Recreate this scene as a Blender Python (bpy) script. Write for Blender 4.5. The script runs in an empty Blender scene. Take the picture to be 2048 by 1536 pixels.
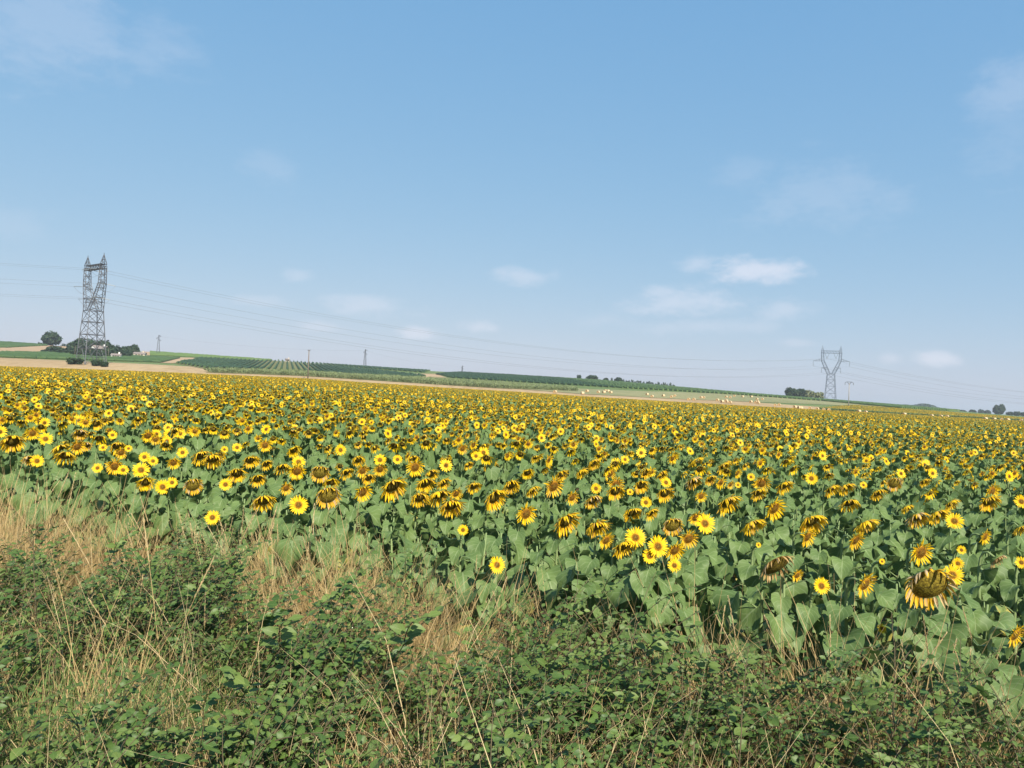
import bpy, math, random
import numpy as np
from mathutils import Matrix, Vector, noise

# ------------------------------------------------------------------ camera, sky, sun, exposure
SC = bpy.context.scene
COL = SC.collection
FPX, CX, CY = 1538.0, 1024.0, 768.0          # focal length and centre in pixels of the 2048 x 1536 photograph
CAM = Vector((0.0, 0.0, 2.0))
PITCH, ROLL = math.atan(22 / FPX), math.radians(2.2)
F_ = Vector((0, math.cos(PITCH), math.sin(PITCH)))
R0 = Vector((1, 0, 0))
U0 = R0.cross(F_)
R_ = R0 * math.cos(ROLL) + U0 * math.sin(ROLL)
U_ = U0 * math.cos(ROLL) - R0 * math.sin(ROLL)

cam_data = bpy.data.cameras.new('camera')
cam_data.sensor_fit = 'HORIZONTAL'
cam_data.sensor_width = 36.0
cam_data.lens = 36.0 * FPX / 2048.0
cam_data.clip_start = 0.05
cam_data.clip_end = 30000
cam = bpy.data.objects.new('camera', cam_data)
cam.matrix_world = Matrix(((R_.x, U_.x, -F_.x, CAM.x), (R_.y, U_.y, -F_.y, CAM.y), (R_.z, U_.z, -F_.z, CAM.z), (0, 0, 0, 1)))
COL.objects.link(cam)
SC.camera = cam

def pray(px, py):
    return F_ + R_ * ((px - CX) / FPX) + U_ * ((CY - py) / FPX)
def project(x, y, z):
    v = Vector((x, y, z)) - CAM
    d = v.dot(F_)
    if d < 1e-3: return -9999.0, -9999.0
    return CX + FPX * v.dot(R_) / d, CY - FPX * v.dot(U_) / d

SUN_AZ, SUN_EL = math.radians(157), math.radians(39)
world = bpy.data.worlds.new('World')
SC.world = world
world.use_nodes = True
wn, wl = world.node_tree.nodes, world.node_tree.links
wn.clear()
w_out = wn.new('ShaderNodeOutputWorld')
w_bg = wn.new('ShaderNodeBackground'); w_bg.inputs['Strength'].default_value = 0.10
sky = wn.new('ShaderNodeTexSky'); sky.sky_type = 'NISHITA'; sky.sun_disc = False
sky.sun_elevation = SUN_EL; sky.sun_rotation = SUN_AZ
sky.altitude = 100; sky.air_density = 1.0; sky.dust_density = 0.5; sky.ozone_density = 2.2
tc = wn.new('ShaderNodeTexCoord')
stretch = wn.new('ShaderNodeMapping'); stretch.inputs['Scale'].default_value = (1, 1, 2.2)
wl.new(tc.outputs['Generated'], stretch.inputs['Vector'])
cn = wn.new('ShaderNodeTexNoise'); cn.inputs['Scale'].default_value = 17; cn.inputs['Detail'].default_value = 7; cn.inputs['Roughness'].default_value = 0.68
wl.new(stretch.outputs[0], cn.inputs['Vector'])
na = wn.new('ShaderNodeMath'); na.operation = 'MULTIPLY_ADD'; na.inputs[1].default_value = 2.3; na.inputs[2].default_value = -1.12
wl.new(cn.outputs['Fac'], na.inputs[0])
CLOUDS = [(1505, 541, 85, 26, .55), (1390, 530, 46, 18, .3), (1050, 553, 62, 16, .3), (1375, 606, 115, 30, .36), (1575, 618, 66, 18, .28),
          (1325, 584, 42, 18, .3), (1410, 652, 110, 18, .2), (745, 613, 85, 20, .3), (835, 665, 36, 13, .45), (965, 655, 38, 12, .35),
          (1868, 717, 42, 14, .5), (1783, 718, 24, 11, .3), (1640, 395, 130, 62, .22), (1490, 350, 60, 30, .16), (545, 330, 46, 32, .16),
          (75, 40, 130, 80, .3), (315, 100, 74, 44, .22), (2035, 180, 66, 46, .3), (2030, 255, 66, 90, .16), (600, 550, 34, 12, .2),
          (30, 450, 70, 26, .14), (640, 655, 40, 11, .24), (520, 602, 70, 12, .18), (1590, 685, 30, 9, .2), (1200, 640, 60, 14, .12)]
acc = None
for (px, py, hw, hh, st) in CLOUDS:
    d = pray(px, py).normalized()
    mp = wn.new('ShaderNodeMapping'); mp.vector_type = 'TEXTURE'
    mp.inputs['Location'].default_value = d
    mp.inputs['Rotation'].default_value = (0, 0, -math.atan2(d.x, d.y))
    mp.inputs['Scale'].default_value = (1.35 * hw / FPX, 0.4, 1.35 * hh / FPX)
    wl.new(tc.outputs['Generated'], mp.inputs['Vector'])
    ln = wn.new('ShaderNodeVectorMath'); ln.operation = 'LENGTH'; wl.new(mp.outputs[0], ln.inputs[0])
    ad = wn.new('ShaderNodeMath'); ad.operation = 'ADD'; wl.new(ln.outputs['Value'], ad.inputs[0]); wl.new(na.outputs[0], ad.inputs[1])
    mr = wn.new('ShaderNodeMapRange'); mr.interpolation_type = 'SMOOTHSTEP'
    mr.inputs['From Min'].default_value = 1.05; mr.inputs['From Max'].default_value = 0.1
    mr.inputs['To Max'].default_value = min(.85, st * (1.08 if py > 460 else .6))
    wl.new(ad.outputs[0], mr.inputs['Value'])
    if acc is None: acc = mr.outputs['Result']
    else:
        mx = wn.new('ShaderNodeMath'); mx.operation = 'MAXIMUM'; wl.new(acc, mx.inputs[0]); wl.new(mr.outputs['Result'], mx.inputs[1]); acc = mx.outputs[0]
tint = wn.new('ShaderNodeMix'); tint.data_type = 'RGBA'; tint.blend_type = 'MULTIPLY'; tint.inputs[0].default_value = 1
tint.inputs['B'].default_value = (1.0, 1.0, 1.03, 1)
wl.new(sky.outputs[0], tint.inputs['A'])
wm = wn.new('ShaderNodeMix'); wm.data_type = 'RGBA'
sepc = wn.new('ShaderNodeSeparateColor'); cmbc = wn.new('ShaderNodeCombineColor')     # a softer, flatter sky all round
wl.new(tint.outputs['Result'], sepc.inputs[0])
for ch, (g_, k_) in enumerate(((.66, .99), (.36, 1.85), (.16, 3.24))):
    pw = wn.new('ShaderNodeMath'); pw.operation = 'POWER'; pw.inputs[1].default_value = g_; wl.new(sepc.outputs[ch], pw.inputs[0])
    ml = wn.new('ShaderNodeMath'); ml.operation = 'MULTIPLY'; ml.inputs[1].default_value = k_; wl.new(pw.outputs[0], ml.inputs[0])
    wl.new(ml.outputs[0], cmbc.inputs[ch])
wl.new(acc, wm.inputs[0]); wl.new(cmbc.outputs[0], wm.inputs['A'])
wm.inputs['B'].default_value = (5.0, 5.05, 5.6, 1)
wl.new(wm.outputs['Result'], w_bg.inputs['Color'])
wl.new(w_bg.outputs[0], w_out.inputs['Surface'])

sun_data = bpy.data.lights.new('sun', 'SUN'); sun_data.energy = 5.0; sun_data.angle = math.radians(0.55); sun_data.color = (1.0, 0.92, 0.78)
sun = bpy.data.objects.new('sun', sun_data)
sdir = Vector((math.sin(SUN_AZ) * math.cos(SUN_EL), math.cos(SUN_AZ) * math.cos(SUN_EL), math.sin(SUN_EL)))
sun.rotation_euler = (-sdir).to_track_quat('-Z', 'Y').to_euler()
COL.objects.link(sun)
SC.view_settings.view_transform = 'Standard'; SC.view_settings.look = 'None'
SC.view_settings.gamma = 1.0; SC.view_settings.use_curve_mapping = False
SC.view_settings.exposure = 0.82
HAZE = 2.0e-4
SC.render.engine = 'CYCLES'
SC.cycles.use_denoising = True
SC.cycles.max_bounces = 6; SC.cycles.diffuse_bounces = 3; SC.cycles.transmission_bounces = 3; SC.cycles.volume_bounces = 0

# ------------------------------------------------------------------ helpers
RNG = random.Random(7)
def sstep(a, b, x):
    t = min(1, max(0, (x - a) / (b - a))); return t * t * (3 - 2 * t)

def tag(o, label=None, cat=None, group=None, kind=None):
    if label: o['label'] = label
    if cat: o['category'] = cat
    if group: o['group'] = group
    if kind: o['kind'] = kind
    return o
def empty(name, loc, rz=0.0, s=1.0):
    o = bpy.data.objects.new(name, None); o.location = loc; o.rotation_euler = (0, 0, rz); o.scale = (s, s, s)
    o.empty_display_size = 0.1
    COL.objects.link(o); return o
def link(name, me, parent=None, mat=None):
    o = bpy.data.objects.new(name, me)
    if parent is not None: o.parent = parent
    if mat is not None: o.matrix_local = mat
    COL.objects.link(o); return o

class MB:
    """collects shapes; build() makes one mesh"""
    def __init__(s): s.v = []; s.f = []; s.m = []; s.uv = []; s.r = []; s.n = 0
    def grid(s, P, mat=0, rnd=0.0, M=None, closed=False):
        P = np.asarray(P, float); nr, nc = P.shape[:2]
        V = P.reshape(-1, 3)
        if M is not None: V = V @ M[:3, :3].T + M[:3, 3]
        b = s.n; s.v.append(V); s.n += nr * nc
        g = np.stack(np.meshgrid(np.linspace(0, 1, nr), np.linspace(0, 1, nc), indexing='ij'), -1).reshape(-1, 2)[:, ::-1]
        s.uv.append(g); s.r.append(np.full(nr * nc, rnd))
        for i in range(nr - 1):
            for j in range(nc - (0 if closed else 1)):
                k = (j + 1) % nc
                s.f.append((b + i * nc + j, b + i * nc + k, b + (i + 1) * nc + k, b + (i + 1) * nc + j)); s.m.append(mat)
    def poly(s, V, faces, mat=0, rnd=0.0, uv=None, M=None):
        V = np.asarray(V, float)
        if M is not None: V = V @ M[:3, :3].T + M[:3, 3]
        b = s.n; s.v.append(V); s.n += len(V)
        s.uv.append(np.zeros((len(V), 2)) if uv is None else np.asarray(uv, float)); s.r.append(np.full(len(V), rnd))
        for f in faces: s.f.append(tuple(b + i for i in f)); s.m.append(mat)
    def tube(s, pts, rad, n=5, mat=0, rnd=0.0, cap=True):
        pts = [Vector(p) for p in pts]
        if not hasattr(rad, '__len__'): rad = [rad] * len(pts)
        rows = []
        ref = Vector((0.31, 0.17, 0.93))
        for i, p in enumerate(pts):
            t = (pts[min(i + 1, len(pts) - 1)] - pts[max(i - 1, 0)]).normalized()
            a = t.cross(ref)
            if a.length < 0.1: a = t.cross(Vector((1, 0, 0)))
            a.normalize(); c = t.cross(a)
            rows.append([p + (a * math.cos(2 * math.pi * k / n) + c * math.sin(2 * math.pi * k / n)) * rad[i] for k in range(n)])
        b = s.n
        s.grid([[tuple(q) for q in r] for r in rows], mat, rnd, closed=True)
        if cap:
            s.f.append(tuple(b + (len(pts) - 1) * n + k for k in range(n))); s.m.append(mat)
            s.f.append(tuple(b + k for k in reversed(range(n)))); s.m.append(mat)
    def bar(s, a, b, w, mat=0, rnd=0.0):
        s.tube([a, b], w * 0.7071, 4, mat, rnd)
    def box(s, c, d, mat=0, rz=0.0):
        x, y, z = d[0] / 2, d[1] / 2, d[2] / 2
        V = np.array([(-x, -y, -z), (x, -y, -z), (x, y, -z), (-x, y, -z), (-x, -y, z), (x, -y, z), (x, y, z), (-x, y, z)])
        ca, sa = math.cos(rz), math.sin(rz)
        V = np.stack([V[:, 0] * ca - V[:, 1] * sa, V[:, 0] * sa + V[:, 1] * ca, V[:, 2]], 1) + np.array(c)
        s.poly(V, [(3, 2, 1, 0), (4, 5, 6, 7), (0, 1, 5, 4), (1, 2, 6, 5), (2, 3, 7, 6), (3, 0, 4, 7)], mat)
    def mesh(s, name, mats, smooth=True):
        me = bpy.data.meshes.new(name)
        V = np.concatenate(s.v)
        me.from_pydata(V.tolist(), [], s.f)
        for m in mats: me.materials.append(m)
        me.polygons.foreach_set('material_index', np.array(s.m, dtype=np.int32))
        if smooth: me.polygons.foreach_set('use_smooth', np.ones(len(s.f), dtype=bool))
        uvl = me.uv_layers.new(name='UVMap')
        li = np.empty(len(me.loops), dtype=np.int32); me.loops.foreach_get('vertex_index', li)
        uvl.data.foreach_set('uv', np.concatenate(s.uv)[li].astype(np.float32).ravel())
        at = me.attributes.new('rnd', 'FLOAT', 'POINT'); at.data.foreach_set('value', np.concatenate(s.r).astype(np.float32))
        me.update(); return me
    def build(s, name, mats, parent=None, smooth=True):
        return link(name, s.mesh(name, mats, smooth), parent)

# ------------------------------------------------------------------ materials
class NT:
    def __init__(s, name):
        s.m = bpy.data.materials.new(name); s.m.use_nodes = True; s.t = s.m.node_tree; s.t.nodes.clear()
        s.out = s.t.nodes.new('ShaderNodeOutputMaterial')
    def n(s, typ, **kw):
        nd = s.t.nodes.new(typ)
        for k, v in kw.items():
            if k in nd.inputs: nd.inputs[k].default_value = v
            else: setattr(nd, k, v)
        return nd
    def l(s, a, b): s.t.links.new(a, b)
    def mixc(s, fac, a, b, blend='MIX'):
        m = s.t.nodes.new('ShaderNodeMix'); m.data_type = 'RGBA'; m.blend_type = blend
        for sock, v in ((m.inputs[0], fac), (m.inputs['A'], a), (m.inputs['B'], b)):
            if isinstance(v, (int, float)): sock.default_value = v
            elif isinstance(v, (tuple, list)): sock.default_value = (*v[:3], 1)
            else: s.l(v, sock)
        return m.outputs['Result']
    def rng(s, v, a, b, c=0.0, d=1.0, smooth=False):
        m = s.t.nodes.new('ShaderNodeMapRange')
        if smooth: m.interpolation_type = 'SMOOTHSTEP'
        m.inputs['From Min'].default_value = a; m.inputs['From Max'].default_value = b
        m.inputs['To Min'].default_value = c; m.inputs['To Max'].default_value = d
        s.l(v, m.inputs['Value']); return m.outputs['Result']
    def math(s, op, a, b=None):
        m = s.t.nodes.new('ShaderNodeMath'); m.operation = op
        for i, v in enumerate((a, b)):
            if v is None: continue
            if isinstance(v, (int, float)): m.inputs[i].default_value = v
            else: s.l(v, m.inputs[i])
        return m.outputs[0]
    def noise(s, scale, detail=3, coord='Object', rough=0.55):
        c = s.n('ShaderNodeTexCoord'); nz = s.n('ShaderNodeTexNoise', Scale=scale, Detail=detail, Roughness=rough)
        s.l(c.outputs[coord], nz.inputs['Vector']); return nz.outputs['Fac']
    def finish(s, col, rough=0.6, trans=0.0, spec=0.3, bump=None, bstr=0.2, metal=0.0):
        p = s.n('ShaderNodeBsdfPrincipled'); p.inputs['Roughness'].default_value = rough
        p.inputs['Specular IOR Level'].default_value = spec; p.inputs['Metallic'].default_value = metal
        if isinstance(col, (tuple, list)): p.inputs['Base Color'].default_value = (*col[:3], 1)
        else: s.l(col, p.inputs['Base Color'])
        if bump is not None:
            b = s.n('ShaderNodeBump', Strength=bstr); s.l(bump, b.inputs['Height']); s.l(b.outputs[0], p.inputs['Normal'])
        sh = p.outputs[0]
        if trans > 0:
            t = s.n('ShaderNodeBsdfTranslucent')
            if isinstance(col, (tuple, list)): t.inputs['Color'].default_value = (*col[:3], 1)
            else: s.l(col, t.inputs['Color'])
            mx = s.n('ShaderNodeMixShader'); mx.inputs[0].default_value = trans
            s.l(sh, mx.inputs[1]); s.l(t.outputs[0], mx.inputs[2]); sh = mx.outputs[0]
        s.l(sh, s.out.inputs['Surface']); return s.m
    def obrand(s): return s.n('ShaderNodeObjectInfo').outputs['Random']
    def vrand(s):
        a = s.n('ShaderNodeAttribute'); a.attribute_name = 'rnd'; return a.outputs['Fac']

def plain(name, c1, c2=None, scale=2.0, rough=0.7, trans=0.0, spec=0.3, byrand=False, metal=0.0, coord='Object', detail=4):
    t = NT(name)
    if c2 is None: return t.finish(c1, rough, trans, spec, metal=metal)
    f = t.noise(scale, detail, coord)
    f = t.rng(f, .3, .7)
    if byrand:
        r = t.math('ADD', t.vrand(), t.obrand())
        f = t.math('MULTIPLY', t.math('ADD', f, r), 0.36)
    return t.finish(t.mixc(f, c1, c2), rough, trans, spec, metal=metal)

def leaf_material(name, ca, cb, vein, edge=None, rough=0.55):
    t = NT(name)
    r = t.math('FRACT', t.math('ADD', t.obrand(), t.vrand()))
    nz = t.rng(t.noise(9, 4), .3, .7)
    base = t.mixc(t.math('MULTIPLY', t.math('ADD', r, nz), .5), ca, cb)
    uv = t.n('ShaderNodeUVMap'); sp = t.n('ShaderNodeSeparateXYZ'); t.l(uv.outputs[0], sp.inputs[0])
    au = t.math('ABSOLUTE', t.math('SUBTRACT', sp.outputs[0], 0.5))
    mid = t.rng(au, 0.012, 0.035, 1, 0)
    side = t.math('FRACT', t.math('MULTIPLY', t.math('SUBTRACT', sp.outputs[1], t.math('MULTIPLY', au, 0.75)), 6.0))
    sv = t.rng(t.math('ABSOLUTE', t.math('SUBTRACT', side, 0.5)), 0.03, 0.10, 0.55, 0)
    v = t.math('MAXIMUM', mid, sv)
    base = t.mixc(t.math('MULTIPLY', v, 0.65), base, vein)
    if edge:
        e = t.rng(t.math('ADD', t.math('ADD', au, t.math('MULTIPLY', sp.outputs[1], .25)), t.math('MULTIPLY', nz, .25)), .55, .75)
        base = t.mixc(e, base, edge)
    return t.finish(base, rough, 0.25, 0.28, bump=t.math('ADD', t.math('MULTIPLY', v, -.6), nz), bstr=0.25)

M = {}
M['leaf'] = leaf_material('sunflower leaf', (.082, .140, .044), (.136, .206, .062), (.26, .33, .16))
M['leaf_low'] = leaf_material('ageing sunflower leaf', (.10, .17, .06), (.19, .25, .07), (.28, .33, .14), edge=(.45, .36, .08))
M['leaf_dry'] = leaf_material('dry sunflower leaf', (.42, .30, .10), (.30, .19, .07), (.5, .38, .18))
M['stem'] = plain('sunflower stem', (.13, .19, .07), (.2, .26, .11), 12, .7)
def petal_mat(name, a, b, c, thr=.72):
    t = NT(name)
    r = t.math('FRACT', t.math('ADD', t.obrand(), t.vrand()))
    uv = t.n('ShaderNodeUVMap'); sp = t.n('ShaderNodeSeparateXYZ'); t.l(uv.outputs[0], sp.inputs[0])
    col = t.mixc(t.rng(sp.outputs[1], 0, .5), b, a)
    col = t.mixc(t.rng(r, thr, thr + .25), col, c)
    st = t.n('ShaderNodeTexWave', Scale=2.2, Distortion=1.5); st.bands_direction = 'X'; t.l(uv.outputs[0], st.inputs['Vector'])
    return t.finish(col, .55, .3, .25, bump=st.outputs['Fac'], bstr=.15)
M['petal'] = petal_mat('fresh yellow petal', (.84, .58, .008), (.80, .44, .006), (.82, .52, .006))
M['petal_w'] = petal_mat('wilting golden petal', (.84, .55, .015), (.74, .41, .012), (.62, .38, .07))
M['petal_m'] = petal_mat('half dried petal', (.74, .45, .02), (.5, .26, .02), (.60, .44, .24), .55)
M['petal_d'] = petal_mat('dry straw petal', (.50, .33, .13), (.36, .19, .06), (.55, .42, .24))
def disc_mat(name, stops):
    t = NT(name)
    uv = t.n('ShaderNodeUVMap'); sp = t.n('ShaderNodeSeparateXYZ'); t.l(uv.outputs[0], sp.inputs[0])
    rp = t.n('ShaderNodeValToRGB'); el = rp.color_ramp.elements
    while len(el) < len(stops): el.new(0.5)
    for e, (p, c) in zip(el, stops): e.position = p; e.color = (*c, 1)
    t.l(sp.outputs[1], rp.inputs[0])
    c = t.n('ShaderNodeTexCoord'); vo = t.n('ShaderNodeTexVoronoi', Scale=26.0); t.l(c.outputs['Object'], vo.inputs['Vector'])
    col = t.mixc(t.rng(vo.outputs['Distance'], .2, .75, 0, .75), rp.outputs[0], (.02, .012, .004))
    return t.finish(col, .85, 0, .15, bump=vo.outputs['Distance'], bstr=.6)
M['disc_f'] = disc_mat('open seed disc', [(0, (.26, .16, .02)), (.38, (.17, .075, .008)), (.62, (.38, .18, .01)), (1, (.62, .36, .015))])
M['disc_d'] = disc_mat('ripe seed disc', [(0, (.20, .15, .022)), (.5, (.15, .11, .016)), (.85, (.18, .11, .014)), (1, (.28, .13, .012))])
M['disc_b'] = disc_mat('big olive seed disc', [(0, (.30, .23, .03)), (.5, (.25, .19, .025)), (.85, (.28, .19, .02)), (1, (.40, .24, .02))])
M['bract'] = plain('green bract', (.12, .19, .05), (.2, .28, .09), 8, .6, .15)
M['soil'] = plain('field soil', (.10, .075, .05), (.17, .13, .085), 3, .95, spec=.1)
M['straw'] = plain('dry grass straw', (.56, .42, .20), (.38, .26, .11), 6, .7, .3, byrand=True)
M['straw_pale'] = plain('pale seed straw', (.64, .52, .31), (.50, .38, .19), 6, .7, .3, byrand=True)
M['grass'] = plain('green grass blade', (.10, .19, .045), (.24, .30, .10), 4, .55, .3, byrand=True)
M['shrub'] = leaf_material('shrub leaf', (.028, .072, .020), (.10, .165, .034), (.14, .22, .07), rough=.45)
M['shrub_b'] = leaf_material('pale shrub leaf', (.062, .115, .024), (.15, .21, .05), (.2, .27, .1), rough=.5)
M['twig'] = plain('shrub twig', (.065, .05, .028), (.13, .105, .055), 14, .8)
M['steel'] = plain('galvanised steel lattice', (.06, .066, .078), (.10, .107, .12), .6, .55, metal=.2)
M['steel_hazed'] = plain('galvanised steel with painted haze', (.12, .145, .19), (.17, .195, .24), .6, .55, metal=.2)  # far pylon: distance haze put into the steel colour, paler and bluer
M['wire'] = plain('aluminium cable', (.16, .17, .19), rough=.6)
M['glass_ins'] = plain('insulator discs', (.10, .12, .13), (.15, .17, .18), 5, .3, spec=.6)
M['wood'] = plain('weathered pole wood', (.12, .095, .07), (.2, .16, .12), 3, .85)
M['concrete'] = plain('pole concrete', (.24, .22, .19), (.32, .30, .26), 2, .85)
M['hay'] = plain('round bale straw', (.44, .34, .20), (.54, .43, .27), 9, .9, spec=.1)
M['hay_end'] = plain('bale end spiral', (.32, .20, .09), (.46, .31, .15), 14, .9, spec=.1)
M['white_wall'] = plain('white render', (.72, .70, .65), (.8, .78, .74), .8, .9)
M['tan_wall'] = plain('pale stone wall', (.46, .40, .31), (.55, .49, .39), .8, .9)
M['roof'] = plain('grey roof tiles', (.16, .14, .13), (.24, .20, .18), 2, .85)
M['dark'] = plain('dark opening', (.03, .03, .035))
M['tree'] = plain('dark tree leaves', (.014, .034, .013), (.034, .064, .020), .35, .6, .12, byrand=True)
M['tree_pale'] = plain('pale willow leaves', (.14, .17, .075), (.24, .25, .12), .35, .6, .2, byrand=True)
M['bark'] = plain('bark', (.07, .05, .035), (.12, .09, .06), 3, .9)
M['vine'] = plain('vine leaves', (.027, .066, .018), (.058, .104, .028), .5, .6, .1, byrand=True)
M['vine_light'] = plain('light green young vine leaves', (.07, .125, .030), (.11, .17, .045), .5, .6, .1, byrand=True)  # lighter green leaf colour of some vineyard plots
M['maize'] = plain('maize leaves', (.16, .215, .085), (.25, .28, .13), 1.5, .6, .2, byrand=True)

def ground_mat(name, c1, c2, c3, s1, s2, streak=(1, 1, 1), rough=.95):
    t = NT(name)
    c = t.n('ShaderNodeTexCoord'); mp = t.n('ShaderNodeMapping', Scale=streak); t.l(c.outputs['Object'], mp.inputs['Vector'])
    a = t.n('ShaderNodeTexNoise', Scale=s1, Detail=5.0); b = t.n('ShaderNodeTexNoise', Scale=s2, Detail=6.0, Roughness=.7)
    t.l(mp.outputs[0], a.inputs['Vector']); t.l(mp.outputs[0], b.inputs['Vector'])
    col = t.mixc(t.rng(a.outputs['Fac'], .35, .65), c1, c2)
    col = t.mixc(t.rng(b.outputs['Fac'], .45, .75), col, c3)
    return t.finish(col, rough, 0, .1, bump=b.outputs['Fac'], bstr=.5)
M['earth'] = ground_mat('verge earth', (.09, .065, .04), (.15, .11, .065), (.05, .05, .025), .8, 9)
M['stubble'] = ground_mat('cut straw stubble', (.33, .235, .13), (.385, .285, .165), (.26, .18, .095), .03, .35, (1, .35, 1))
M['stubble_green'] = ground_mat('regrowing stubble', (.20, .20, .10), (.25, .235, .12), (.15, .17, .075), .02, .2, (1, .5, 1))
M['bare_field'] = ground_mat('bare tilled field', (.34, .24, .145), (.40, .29, .18), (.28, .19, .11), .03, .3)
M['vineyard_floor'] = ground_mat('vineyard floor', (.13, .15, .06), (.20, .18, .09), (.09, .12, .04), .02, .4)
M['meadow'] = ground_mat('far meadow', (.10, .15, .05), (.15, .19, .07), (.08, .12, .04), .006, .1)

# ------------------------------------------------------------------ terrain
COLX = [0, 300, 600, 800, 900, 1024, 1200, 1500, 1800, 2048]
def hor(px): return 790 + 0.0384 * (px - 1024)
def colu(px): 
    d = pray(px, hor(px)); return d.x / d.y
CU = np.array([colu(p) for p in COLX])
S_EDGE = np.array([.0152, .0156, .0146, .0110, .0092, .0078, .0045, .0009, -.0022, -.0050])   # slope of the sunflower field along each bearing
NODE_Y = np.array([275, 286, 310, 400, 520, 640, 800, 1300, 4000, 12000.])
NODE_R = np.array([   # height of the land, as pixels above the level line, at those distances
    [None] * 10,
    [22, 21, 20, 15, 12.6, 10, 5, -4, -11.5, -15.5],
    [33, 31, 25, 19.5, 17, 14, 8.5, -1.5, -9.5, -13],
    [40, 38, 33, 29, 27, 25, 21, 13, 2, -9],
    [53, 48, 43, 38, 36, 34, 31, 18, 6, -6],
    [66, 58, 49, 43, 41, 39, 35, 20, 8, -4],
    [50, 44, 36, 32, 31, 29, 26, 14, 3, -4],
    [22, 20, 17, 15, 14, 13, 11, 5, -1, -2.5],
    [-1.2] * 10, [-.5] * 10], dtype=object)
NZ = np.zeros((10, 10))
NZ[0] = S_EDGE * 275
for i in range(1, 10):
    NZ[i] = np.array([float(r) for r in NODE_R[i]]) / FPX * NODE_Y[i] + CAM.z
def front(x): return max(2.95, 4.65 - 0.47 * x)
def plane_z(x, y):
    if y <= 0.5: return 0.0
    u = min(1.0, max(-1.0, x / y))
    if y <= 275: return float(np.interp(u, CU, S_EDGE)) * y
    zs = [float(np.interp(u, CU, NZ[k])) for k in range(10)]
    return float(np.interp(y, NODE_Y, zs))
def ground(x, y):
    z = plane_z(x, y)
    if y < 12:
        yf = front(x)
        t = 1 - sstep(yf - 1.0, yf + .3, y)
        z += 0.27 * t + 0.03 * math.sin(x * 2.3 + y) * t
    return z
def at(px, py, y0=60, y1=1500):
    """where the ray through a photograph pixel first meets the land beyond y0"""
    d = pray(px, py); d = d / d.y
    prev = y0
    y = y0
    while y < y1:
        if CAM.z + d.z * y <= ground(d.x * y, y):
            lo, hi = prev, y
            for _ in range(20):
                m = (lo + hi) / 2
                if CAM.z + d.z * m <= ground(d.x * m, m): hi = m
                else: lo = m
            return Vector((d.x * hi, hi, ground(d.x * hi, hi)))
        prev = y; y *= 1.004
    return None
def on_land(px, y, py=None):
    """a point of the land at distance y along the bearing of a photograph column"""
    d = pray(px, hor(px) - 10 if py is None else py); x = d.x / d.y * y
    return Vector((x, y, ground(x, y)))

yy = np.concatenate([np.linspace(-40, 0, 5), np.linspace(.6, 14, 60), np.geomspace(14.6, 275, 60), np.geomspace(279, 660, 110), np.geomspace(680, 12000, 26)])
uu = np.concatenate([np.linspace(-1.9, -.8, 8), np.linspace(-.75, .75, 130), np.linspace(.8, 1.9, 8)])
gm = MB()
P = np.zeros((len(yy), len(uu), 3))
for i, y in enumerate(yy):
    for j, u in enumerate(uu):
        x = u * (max(y, 0) + 9)
        P[i, j] = (x, y, ground(x, y))
gm.grid(P)
g_obj = gm.build('ground', [M['earth']]); tag(g_obj, kind='structure')
gi = 0
# distant half of the sheet is meadow
g_obj.data.materials.append(M['meadow']); g_obj.data.materials.append(M['stubble'])
pm = np.empty(len(g_obj.data.polygons) * 3, dtype=np.float32); g_obj.data.polygons.foreach_get('center', pm)
py_ = pm.reshape(-1, 3)[:, 1]
g_obj.data.polygons.foreach_set('material_index', np.where(py_ > 340, 1, np.where(py_ > 272, 2, 0)).astype(np.int32))

def inpoly(x, y, poly):
    c = False; n = len(poly)
    for i in range(n):
        x1, y1 = poly[i]; x2, y2 = poly[i - 1]
        if (y1 > y) != (y2 > y) and x < (x2 - x1) * (y - y1) / (y2 - y1) + x1: c = not c
    return c
def land_poly(pix, y0=262):
    out = []
    for (px, py) in pix:
        p = at(px, py, y0)
        if p is None: p = on_land(px, 640, py)
        out.append((p.x, p.y))
    return out
def patch(name, poly, mat, lift=.06, step=None):
    """a thin sheet of ground cover lying on the land inside a plan polygon"""
    xs = [p[0] for p in poly]; ys = [p[1] for p in poly]
    # densify outline
    out = []
    for i in range(len(poly)):
        a, b = poly[i - 1], poly[i]
        k = max(1, int(math.hypot(b[0] - a[0], b[1] - a[1]) / 6))
        for q in range(k): out.append((a[0] + (b[0] - a[0]) * q / k, a[1] + (b[1] - a[1]) * q / k))
    import bmesh
    bm = bmesh.new()
    vs = [bm.verts.new((p[0], p[1], 0)) for p in out]
    f = bm.faces.new(vs)
    bmesh.ops.triangulate(bm, faces=[f])
    # slice by grid so that it follows the land
    x0, x1, y0, y1 = min(xs), max(xs), min(ys), max(ys)
    n = 0
    yc = y0 + 3
    while yc < y1 and n < 90:
        bmesh.ops.bisect_plane(bm, geom=bm.verts[:] + bm.edges[:] + bm.faces[:], plane_co=(0, yc, 0), plane_no=(0, 1, 0)); yc += max(5, (y1 - y0) / 60); n += 1
    xc = x0 + 4; n = 0
    while xc < x1 and n < 80:
        bmesh.ops.bisect_plane(bm, geom=bm.verts[:] + bm.edges[:] + bm.faces[:], plane_co=(xc, 0, 0), plane_no=(1, 0, 0)); xc += max(6, (x1 - x0) / 60); n += 1
    for v in bm.verts: v.co.z = ground(v.co.x, v.co.y) + lift
    bmesh.ops.recalc_face_normals(bm, faces=bm.faces)
    me = bpy.data.meshes.new(name); bm.to_mesh(me); bm.free(); me.materials.append(mat)
    o = link(name, me); tag(o, kind='structure'); return o

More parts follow.
